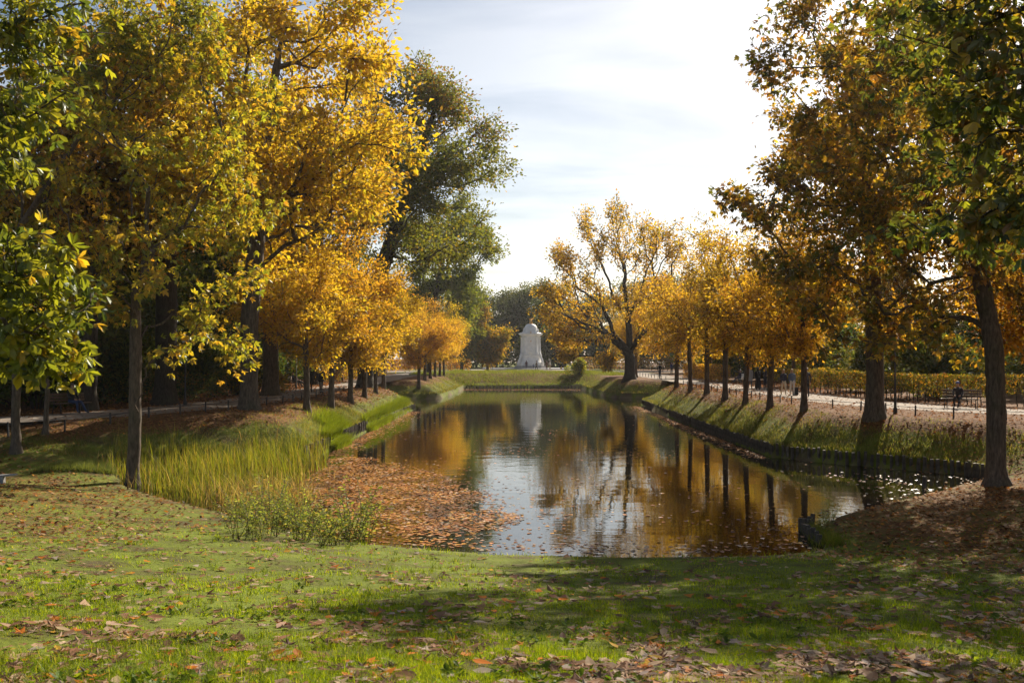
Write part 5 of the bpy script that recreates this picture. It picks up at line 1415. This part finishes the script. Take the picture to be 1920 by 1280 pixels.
# ------------------------------------------------------------------ grass
def grass_stuff(name, xy, h, w, C, label, lean=(0.1, 0.7), segs=2, seed=1, tip=None):
    r = np.random.default_rng(seed); n = len(xy)
    z = terrain(xy[:, 0], xy[:, 1]) - 0.01
    V, T, CC = blades(np.column_stack([xy, z]), h, w, rdir(n, r), r.uniform(*lean, n), C, tip, segs)
    o = struct(obj(name, new_mesh(name, V, T, col=CC, mats=[M['grass']])), label, 'stuff'); o['category'] = 'grass'
# mown lawn in front, spread evenly over the view
r = np.random.default_rng(71)
n = 430000
d = 1 / (1 / 25.0 + r.random(n) ** 0.8 * (1 / 5.6 - 1 / 25.0)); hw_ = d * 0.56 + 0.8
xy = np.column_stack([r.uniform(-1, 1, n) * hw_, d])
s = pond_sd(xy[:, 0], xy[:, 1]); lt = litter(xy[:, 0], xy[:, 1])
keep = (s > 0.05 + 0.75 * np.maximum(vnoise(xy[:, 0] + 21, xy[:, 1], 0.8) - 0.42, 0)) & (r.random(n) > lt * 0.75)
bare = vnoise(xy[:, 0] + 50, xy[:, 1], 0.9); keep &= (bare > 0.27) | (r.random(n) < 0.22)
xy, s, d = xy[keep], s[keep], d[keep]; n = len(xy)
tuft = vnoise(xy[:, 0] + 7, xy[:, 1] + 3, 0.45); broad = vnoise(xy[:, 0], xy[:, 1], 2.6)
h = r.uniform(0.02, 0.07, n) * (0.35 + 1.3 * tuft ** 1.5) * (1 + 1.3 * (1 - smooth01(0.1, 1.2, s))); w = r.uniform(0.004, 0.008, n) * np.maximum(d / 7.5, 1)
C = pal([(0.23, 0.32, 0.010), (0.33, 0.40, 0.015), (0.12, 0.19, 0.008), (0.36, 0.34, 0.04)], [4, 3.8, 2.0, 0.7], n, r) * (0.62 + 0.45 * broad + 0.32 * tuft)[:, None]
grass_stuff('lawn_grass', xy, h, w, C, 'short bright green lawn grass in the foreground', (0.2, 1.2), 1, 5)
# coarse tufts, seed stalks and flat broad-leaved weeds in the lawn
nt_ = 2600
d = 1 / (1 / 23.0 + r.random(nt_) * (1 / 5.6 - 1 / 23.0)); xt = r.uniform(-1, 1, nt_) * (d * 0.55 + 0.5)
ok_ = (pond_sd(xt, d) > 0.1) & (vnoise(xt + 3, d + 70, 1.4) > 0.42); xt, dt = xt[ok_], d[ok_]
k = 14; cx = np.repeat(xt, k) + r.normal(0, 0.035, len(xt) * k); cy = np.repeat(dt, k) + r.normal(0, 0.035, len(xt) * k); n = len(cx)
tone = np.repeat(r.uniform(0.6, 1.25, len(xt)), k)[:, None]
C = pal([(0.17, 0.25, 0.012), (0.24, 0.30, 0.02), (0.10, 0.16, 0.012), (0.36, 0.32, 0.09)], [3, 2.4, 2, 0.9], n, r) * tone
grass_stuff('lawn_tufts', np.column_stack([cx, cy]), r.uniform(0.05, 0.15, n), r.uniform(0.004, 0.009, n) * np.maximum(cy / 9, 1), C, 'coarse grass tufts standing out of the near lawn', (0.2, 1.6), 2, 15)
nw_ = 1500; d = 1 / (1 / 16.0 + r.random(nw_) * (1 / 5.6 - 1 / 16.0)); xt = r.uniform(-1, 1, nw_) * (d * 0.55 + 0.5); ok_ = (pond_sd(xt, d) > 0.4) & (vnoise(xt + 30, d + 7, 1.1) > 0.5); xt, dt = xt[ok_], d[ok_]
k = 7; P_ = np.column_stack([np.repeat(xt, k), np.repeat(dt, k)]); n = len(P_); P_ = np.column_stack([P_ + r.normal(0, 0.012, (n, 2)), terrain(P_[:, 0], P_[:, 1]) + 0.02])
a_ = r.uniform(0, 6.28, n); D_ = np.column_stack([np.cos(a_), np.sin(a_), r.uniform(0.05, 0.5, n)]); Ls = r.uniform(0.04, 0.10, n)
V, T, CC = leaf_cards(P_, D_, norm(r.normal(0, 0.2, (n, 3)) + [0, 0, 1]), Ls, Ls * 0.5, pal([(0.13, 0.20, 0.02), (0.20, 0.26, 0.03), (0.08, 0.13, 0.02)], [3, 2, 2], n, r), 'oval', 0.3, r)
struct(obj('lawn_weeds', new_mesh('lawn_weeds', V, T, col=CC, mats=[M['grass']])), 'flat broad leaved weeds spread through the near lawn', 'stuff')['category'] = 'weeds'
# longer grass on the banks
def bank_pts(n, r, y0, y1, smax, smin=0.0):
    out = np.zeros((0, 2))
    while len(out) < n:
        q = np.column_stack([r.uniform(-19, 20, n * 4), r.uniform(y0, y1, n * 4)])
        s = pond_sd(q[:, 0], q[:, 1]); out = np.vstack([out, q[(s > smin) & (s < smax)]])
    return out[:n]
r = np.random.default_rng(72)
xy = np.vstack([bank_pts(54000, r, 36, 62, 3.0), bank_pts(28000, r, 62, 106, 3.0), bank_pts(12000, r, 106, 134, 2.4)])
lt = litter(xy[:, 0], xy[:, 1]); keep = r.random(len(xy)) > lt * 0.85; xy = xy[keep]; n = len(xy)
s = pond_sd(xy[:, 0], xy[:, 1]); tuft = vnoise(xy[:, 0], xy[:, 1], 0.8)
h = r.uniform(0.06, 0.20, n) * (0.4 + tuft) * (1 + 0.8 * (1 - smooth01(0.05, 0.6, s)))
C = pal([(0.14, 0.16, 0.035), (0.20, 0.21, 0.055), (0.08, 0.10, 0.022), (0.28, 0.22, 0.10)], [3, 3, 2, 2.2], n, r) * (0.7 + 0.6 * vnoise(xy[:, 0] + 3, xy[:, 1], 1.7))[:, None]
grass_stuff('bank_grass', xy, h, r.uniform(0.012, 0.022, n) * np.maximum(xy[:, 1] / 50, 1), C, 'long tufted grass on the pond banks', (0.2, 1.3), 2, 6)
# far bank
q = np.column_stack([r.uniform(-14, 16, 90000), r.uniform(134.5, 158, 90000)]); q = q[pond_sd(q[:, 0], q[:, 1]) > 0.1][:45000]; n = len(q)
C = pal([(0.15, 0.19, 0.03), (0.20, 0.23, 0.05), (0.09, 0.13, 0.02), (0.26, 0.24, 0.09)], [3, 3, 2.5, 1.2], n, r)
grass_stuff('far_bank_grass', q, r.uniform(0.15, 0.4, n) * (0.4 + 1.2 * vnoise(q[:, 0], q[:, 1], 2.0)), r.uniform(0.04, 0.06, n), C, 'long grass on the sunlit far bank under the monument', (0.2, 1.2), 1, 7)
# grey green mound of fine grass left of the straight trunk, and shore tufts
g1 = ground_at(70, 880); g2 = ground_at(235, 900)
q = poly_fill([(g1[0], g1[1] - 0.5), (g2[0] + 0.2, g2[1] + 0.4), (g2[0] - 0.4, g2[1] + 3.0), (g1[0] + 1.2, g1[1] + 3.4)], 10000, r); n = len(q)
C = pal([(0.16, 0.20, 0.07), (0.22, 0.25, 0.10), (0.11, 0.15, 0.05)], [3, 2, 2], n, r)
grass_stuff('mound_grass', q, r.uniform(0.15, 0.34, n), r.uniform(0.008, 0.014, n), C, 'soft grey green grass mound left of the straight chestnut trunk', (0.3, 1.3), 2, 8)
q = np.column_stack([7.45 + r.normal(0, 0.22, 2600), r.uniform(22.9, 26.2, 2600)]); q = q[pond_sd(q[:, 0], q[:, 1]) > -0.02]; n = len(q)
C = pal([(0.20, 0.25, 0.03), (0.13, 0.17, 0.02), (0.30, 0.27, 0.08)], [3, 2, 1.2], n, r)
grass_stuff('corner_grass', q, r.uniform(0.10, 0.32, n), r.uniform(0.008, 0.014, n), C, 'grass tufts hanging over the stakes at the near right shore', (0.3, 1.4), 2, 9)
# bright green sedge hanging over the left bank foot, and tufts between the stake walls
q = np.vstack([np.column_stack([-8.55 + r.normal(0, 0.18, 9000), r.uniform(58.5, 80, 9000)]), np.column_stack([-8.6 + r.normal(0, 0.2, 3500), r.uniform(46.8, 50.6, 3500)]), np.column_stack([-9.3 + r.normal(0, 0.35, 2500), r.uniform(49.5, 54, 2500)])]); n = len(q)
z = np.maximum(terrain(q[:, 0], q[:, 1]), WATER_Z); C = pal([(0.17, 0.24, 0.02), (0.24, 0.29, 0.03), (0.12, 0.17, 0.02)], [3, 3, 1.5], n, r)
V, T, CC = blades(np.column_stack([q, z]), r.uniform(0.35, 0.75, n), r.uniform(0.016, 0.03, n), rdir(n, r, (0.9, 0)), r.uniform(0.3, 1.2, n), C, None, 2)
struct(obj('shore_sedge', new_mesh('shore_sedge', V, T, col=CC, mats=[M['grass']])), 'bright green sedge overhanging the water under the left bank', 'stuff')['category'] = 'sedge'

# ------------------------------------------------------------------ weeds by the near shore
def weed(seed, cols, w, h=0.9):
    r = np.random.default_rng(seed); mb = MB(); PP, DD, CC = [], [], []
    for k in range(9):
        a = r.uniform(0, 6.28); l = r.uniform(0.1, 0.5); hh = h * r.uniform(0.55, 1.1)
        p0 = np.array([r.normal(0, 0.10), r.normal(0, 0.10), -0.03]); p2 = p0 + np.array([math.cos(a) * l, math.sin(a) * l, hh]); p1 = (p0 + p2) / 2 + np.array([0, 0, 0.1])
        mb.tube([p0, p1, p2], [0.007, 0.005, 0.002], 4)
        for t in np.linspace(0.12, 1, 16):
            c = (1 - t) ** 2 * p0 + 2 * t * (1 - t) * p1 + t * t * p2
            for q in range(2):
                b = r.uniform(0, 6.28); PP.append(c); DD.append((math.cos(b), math.sin(b), r.uniform(-0.2, 0.6)))
    n = len(PP); Cc = pal(cols, w, n, r); Ls = r.uniform(0.03, 0.085, n)
    V, T, C_ = leaf_cards(np.array(PP), np.array(DD), norm(r.normal(0, 0.5, (n, 3)) + [0, 0, 0.8]), Ls, Ls * 0.4, Cc, 'oval', 0.3, r)
    return mb.mesh('stems', simple_weed, True), new_mesh('foliage', V, T, col=C_, mats=[M['grass']])
simple_weed = simple_mat('weed_stem', (0.14, 0.13, 0.05), 0.8, 0.3, 10)
WD = [weed(80 + i, [(0.24, 0.30, 0.08), (0.16, 0.22, 0.04), (0.36, 0.38, 0.16), (0.34, 0.26, 0.10)], [3, 2.0, 2.8, 1.0], (0.75, 0.9, 0.6)[i]) for i in range(3)]
rw2 = random.Random(8)
for i in range(36):
    u = rw2.random()
    px = rw2.uniform(440, 690); py = rw2.uniform(955, 1012) + (15 if px > 560 else 0)
    gx, gy = ground_at(px, py)
    e = empty('weed_plant', (gx, gy, tz(gx, gy)), rw2.uniform(0, 6.28)); sc = rw2.uniform(1.0, 1.6) * (0.7 if px < 500 else 1); e.scale = (sc * 1.15, sc * 1.15, sc)
    a, b = WD[i % 3]; obj('stems', a, e); f = obj('foliage', b, e); f['kind'] = 'stuff'
    tag(e, 'leafy green weed in the clump at the near left shore', 'weed', 'weed clump at the near left shore')
for i, (px, py) in enumerate([(1860, 870), (1900, 862), (1835, 880), (1885, 890), (1555, 985), (1535, 1000), (1700, 842), (1735, 846)]):
    gx, gy = ground_at(px, py)
    e = empty('weed_plant', (gx, gy, tz(gx, gy)), rw2.uniform(0, 6.28)); e.scale = (0.7, 0.7, 0.55)
    a, b = WD[i % 3]; obj('stems', a, e); f = obj('foliage', b, e); f['kind'] = 'stuff'
    tag(e, 'low leafy weed on the shaded right shore', 'weed', 'weeds on the right shore')

# ------------------------------------------------------------------ fallen leaves
def maple_leaf(seed):
    """five-lobed leaf, curled, unit length about 1"""
    r = np.random.default_rng(seed)
    tips = [(-2.35, 0.62), (-1.15, 0.86), (0, 1.0), (1.15, 0.86), (2.35, 0.62)]
    pts = [(0.0, -0.08)]
    pts = []
    ang = []; rad = []
    for k, (a, l) in enumerate(tips):
        l *= r.uniform(0.85, 1.1); a += r.normal(0, 0.06)
        if k: ang.append((a + tips[k - 1][0]) / 2); rad.append(0.42 * r.uniform(0.8, 1.2))
        ang += [a - 0.22, a, a + 0.22]; rad += [l * 0.66, l, l * 0.66]
    ang.append(math.pi); rad.append(0.06)
    ang = np.array(ang); rad = np.array(rad) * 0.55
    x = np.sin(ang) * rad; y = np.cos(ang) * rad
    k1, k2 = r.uniform(-0.6, 1.1), r.uniform(-0.5, 0.9)
    z = k1 * x * x * 1.6 + k2 * y * y * 1.2 + r.normal(0, 0.03, len(x)) + 0.02
    V = np.vstack([np.stack([x, y, z], 1), [[0, 0.02, 0.02]]]); n = len(x)
    T = [(n, (i + 1) % n, i) for i in range(n)]
    # stalk
    st = np.array([(0.012, -0.02, 0.02), (-0.012, -0.02, 0.02), (0.0, -0.45, 0.05 + r.uniform(0, 0.15))]); T += [(n + 1, n + 2, n + 3)]
    return np.vstack([V, st]), np.array(T)
def oval_leaf(seed):
    r = np.random.default_rng(seed)
    V, T, _ = leaf_cards(np.array([[0, -0.55, 0.02]]), np.array([[0, 1, 0.0]]), np.array([[0, 0, 1.0]]), 1.1, 0.5, np.ones((1, 3)), 'oval', 0.22, r)
    return V, T
def small_leaf(seed, flat=1.0):
    r = np.random.default_rng(seed)
    ang = np.array([0, 0.75, 1.7, 3.14, -1.7, -0.75]) + r.normal(0, 0.12, 6); rad = np.array([0.55, 0.36, 0.46, 0.3, 0.46, 0.36]) * r.uniform(0.75, 1.15, 6)
    x = np.sin(ang) * rad; y = np.cos(ang) * rad; z = (r.uniform(-0.6, 1.0) * x * x + r.uniform(-0.6, 1.0) * y * y) * flat + r.normal(0, 0.03, 6) * flat
    return np.stack([x, y, z], 1), np.array([(0, 5, 1), (1, 5, 4), (1, 4, 2), (2, 4, 3)])
SHAPES = [maple_leaf(i) for i in range(5)] + [oval_leaf(i) for i in range(3)]
SMALL = [small_leaf(i) for i in range(6)]
FLAT = [small_leaf(i + 20, 0.35) for i in range(6)]
FALL = {'pale tan': (0.42, 0.29, 0.19), 'brown': (0.25, 0.14, 0.075), 'dark brown': (0.10, 0.055, 0.032), 'orange': (0.42, 0.15, 0.02), 'yellow': (0.50, 0.30, 0.04), 'greyish pale': (0.34, 0.27, 0.22)}
FW = [2.6, 4.6, 3.0, 1.0, 0.35, 0.8]
def scatter_leaves(xy, z, size, r, cols=None, tilt=0.10, weights=FW, shapes=None):
    """one joined mesh of leaves lying on a surface"""
    Vs, Ts, Cs = [], [], []; off = 0
    shapes = shapes or SHAPES
    n = len(xy); kinds = r.integers(0, len(shapes), n); C = pal(list(FALL.values()) if cols is None else cols, weights, n, r)
    for k, (SV, ST) in enumerate(shapes):
        i = np.where(kinds == k)[0]
        if not len(i): continue
        a = r.uniform(0, 6.28, len(i)); ca, sa = np.cos(a)[:, None], np.sin(a)[:, None]; sz = (size[i] if np.ndim(size) else np.full(len(i), size))[:, None]
        X = (SV[None, :, 0] * ca - SV[None, :, 1] * sa) * sz; Y = (SV[None, :, 0] * sa + SV[None, :, 1] * ca) * sz
        tx, ty = r.normal(0, tilt, (len(i), 1)), r.normal(0, tilt, (len(i), 1))
        Z = SV[None, :, 2] * sz * r.uniform(0.2, 0.8, (len(i), 1)) + X * tx + Y * ty
        Z = Z - Z.min(1, keepdims=True) * 0.8 + 0.003
        V = np.stack([X + xy[i, 0:1], Y + xy[i, 1:2], Z + z[i][:, None]], 2).reshape(-1, 3)
        m = len(SV); T = (ST[None] + (np.arange(len(i)) * m)[:, None, None]).reshape(-1, 3)
        Vs.append(V); Ts.append(T + off); off += len(V); Cs.append(np.repeat(C[i], m, 0))
    return np.vstack(Vs), np.vstack(Ts), np.vstack(Cs)

r = np.random.default_rng(90)
# lawn: even over the picture, thicker to the left back and the right
n = 36000
d = 1 / (1 / 26.0 + r.random(n) * (1 / 5.3 - 1 / 26.0)); d = 5.3 + (d - 5.3)
x = r.uniform(-1, 1, n) * (d * 0.55 + 0.5)
s = pond_sd(x, d)
pr = 0.26 + 0.75 * smooth01(-3.0, -8.5, x) * smooth01(11, 17, d) + 0.55 * smooth01(2.0, 6.5, x) + 0.30 * smooth01(9, 5.5, d) * smooth01(-1.5, 0.8, x) + 0.22 * vnoise(x, d, 1.2) ** 2
pr += 0.22 * smooth01(12, 16, d) * smooth01(0, -3, x)
cl_ = vnoise(x + 40, d + 11, 0.55); pr = pr * (0.25 + 2.2 * smooth01(0.35, 0.8, cl_))
k = (s > 0.05) & (r.random(n) < pr * 0.62)
xy = np.column_stack([x, d])[k]
size = 0.05 + 0.135 * r.random(len(xy)) ** 1.6
key = size / xy[:, 1]
inframe = (np.abs(xy[:, 0] / xy[:, 1]) < 0.52) & (xy[:, 1] > 5.6)
order = np.argsort(-np.where(inframe, key, 0)); big = np.zeros(len(xy), bool); big[order[:300]] = True
leaf_me = {}
for cn, c in FALL.items():
    for k in range(len(SHAPES)):
        SV, ST = SHAPES[k]; c_ = np.array(c)[None] * np.random.default_rng(k).uniform(0.85, 1.15, (len(SV), 1)); leaf_me[cn, k] = new_mesh('fallen_leaf', SV, ST, col=c_, mats=[M['dry_leaf']])
names_ = list(FALL)
zz = terrain(xy[:, 0], xy[:, 1])
for i in np.where(big)[0]:
    cn = names_[r.choice(len(names_), p=np.array(FW) / sum(FW))]; k = int(r.integers(len(SHAPES)))
    o = obj('fallen_leaf', leaf_me[cn, k], loc=(xy[i, 0], xy[i, 1], zz[i] + 0.008 + 0.02 * r.random()), rot=(r.normal(0, 0.10), r.normal(0, 0.10), r.uniform(0, 6.28)), scale=(size[i], size[i], size[i] * r.uniform(0.2, 0.75)))
    tag(o, '%s fallen leaf lying on the grass of the near lawn' % cn, 'leaf', 'fallen leaves on the near lawn')
nr_ = ~big & (xy[:, 1] < 10.5); fr_ = ~big & (xy[:, 1] >= 10.5)
Va, Ta, Ca = scatter_leaves(xy[nr_], zz[nr_] + 0.02, size[nr_], r)
Vb, Tb, Cb = scatter_leaves(xy[fr_], zz[fr_] + 0.02, size[fr_], r, shapes=SMALL)
V, T, C = np.vstack([Va, Vb]), np.vstack([Ta, Tb + len(Va)]), np.vstack([Ca, Cb])
struct(obj('leaf_litter', new_mesh('leaf_litter', V, T, col=C, mats=[M['dry_leaf']])), 'scattered brown fallen leaves over the lawn', 'stuff')['category'] = 'leaves'
# litter on the banks, beside the paths and under the right tree
LCOL = [(0.28, 0.13, 0.045), (0.17, 0.08, 0.032), (0.36, 0.18, 0.06), (0.38, 0.25, 0.14), (0.09, 0.045, 0.022), (0.45, 0.21, 0.04)]; LWT = [3, 3, 2.2, 1.2, 1.8, 1]
q = np.column_stack([r.uniform(-24, 25, 150000), r.uniform(20, 100, 150000)])
s = pond_sd(q[:, 0], q[:, 1]); lt = litter(q[:, 0], q[:, 1])
onpath = (seg_dist(q[:, 0], q[:, 1], PATH_R) < 2.0) | (seg_dist(q[:, 0], q[:, 1], PATH_L) < 1.7)
k = (s > 0.3) & (r.random(len(q)) < lt * np.where(onpath, 0.4, 1.0) * np.where(q[:, 1] < 40, 1.0, 0.55)) & (np.abs(q[:, 0]) < q[:, 1] * 0.56 + 1)
q = q[k][:40000]
q9 = np.vstack([np.column_stack([r.uniform(6, 18, 9000), r.uniform(16, 36, 9000)]), np.column_stack([r.uniform(-16, -7, 3500), r.uniform(18, 38, 3500)])])
q = np.vstack([q, q9[(pond_sd(q9[:, 0], q9[:, 1]) > 0.15) & (r.random(len(q9)) < 0.25 + litter(q9[:, 0], q9[:, 1]))]])
V, T, C = scatter_leaves(q, terrain(q[:, 0], q[:, 1]) + 0.02, r.uniform(0.10, 0.19, len(q)) * np.maximum(q[:, 1] / 60, 0.8), r, LCOL, 0.25, LWT, SMALL)
struct(obj('bank_leaf_litter', new_mesh('bank_leaf_litter', V, T, col=C, mats=[M['dry_leaf']])), 'rust brown leaf litter under the rows of trees', 'stuff')['category'] = 'leaves'

# ------------------------------------------------------------------ floating leaves
carpet = [w2(*p, WATER_Z) for p in [(535, 900), (600, 868), (640, 850), (700, 858), (790, 878), (880, 905), (940, 935), (985, 968), (960, 990), (900, 1003), (800, 1006), (690, 1000), (600, 965), (540, 930)]]
q = poly_fill(carpet, 17000, r)
edge = seg_dist(q[:, 0], q[:, 1], carpet, True); n_ = vnoise(q[:, 0], q[:, 1], 1.1)
n2_ = vnoise(q[:, 0] + 5, q[:, 1] * 0.6, 0.45)
k = r.random(len(q)) < np.clip(0.10 + edge * 0.6 + (n_ - 0.5) * 0.9 + (n2_ - 0.5) * 0.7, 0.03, 1); q1 = q[k]
q = np.column_stack([r.uniform(-9, 17, 30000), 1 / (1 / 134 + r.random(30000) * (1 / 22.2 - 1 / 134))])
s = pond_sd(q[:, 0], q[:, 1]); ce = seg_dist(q[:, 0], q[:, 1], carpet, True)
pr = 0.045 + 0.8 * np.exp(-ce / 1.2) * 0.45 + 0.55 * (1 - smooth01(0.2, 1.9, -s)) * (q[:, 1] < 27) + 0.30 * np.exp(s / 0.35) * (q[:, 1] > 27) + 0.35 * (vnoise(q[:, 0], q[:, 1] * 0.5, 2.5) > 0.72) * (q[:, 1] < 60)
k = (s < -0.05) & (r.random(len(q)) < pr); q2 = q[k]
q3 = np.column_stack([-8.3 + np.abs(r.normal(0, 0.55, 3500)), r.uniform(44, 80, 3500)])
q4 = np.column_stack([r.uniform(-6.6, 9, 2500), 133.8 - np.abs(r.normal(0, 3.0, 2500))])
q5 = np.column_stack([11.1 - np.abs(r.normal(0, 0.45, 2500)), r.uniform(43, 88, 2500)])
q = np.vstack([q1, q2, q3, q4, q5]); q = q[pond_sd(q[:, 0], q[:, 1]) < 0.02]
FC = [(0.46, 0.19, 0.05), (0.34, 0.13, 0.04), (0.50, 0.26, 0.08), (0.52, 0.38, 0.26), (0.17, 0.075, 0.03), (0.55, 0.28, 0.04)]
V, T, C = scatter_leaves(q, np.full(len(q), WATER_Z + 0.004), r.uniform(0.05, 0.19, len(q)) * r.uniform(0.8, 1.0, len(q)), r, FC, 0.06, [3.2, 2.6, 2.4, 1.6, 1.4, 1.2], FLAT)
C = C * np.clip(0.35 + 1.25 * vnoise(V[:, 0], V[:, 1], 0.7), 0.4, 1.25)[:, None]   # soaked and dry patches
struct(obj('floating_leaves', new_mesh('floating_leaves', V, T, col=C, mats=[M['float_leaf']])), 'carpet of orange brown leaves floating on the pond', 'stuff')['category'] = 'leaves'

# ------------------------------------------------------------------ autumn haze
def haze():
    m, nt, N, L, out = mat_nodes('autumn_haze')
    v = N.new('ShaderNodeVolumePrincipled')
    v.inputs['Color'].default_value = (0.93, 0.95, 1.0, 1); v.inputs['Density'].default_value = HAZE
    v.inputs['Anisotropy'].default_value = 0.45
    L.new(v.outputs[0], out.inputs['Volume'])
    mb = MB(); mb.box((0, 180, 17.0), (330, 250, 20.5))
    o = mb.build('haze', m); o['kind'] = 'stuff'; o['label'] = 'thin warm autumn haze over the park'; o['category'] = 'haze'
haze()
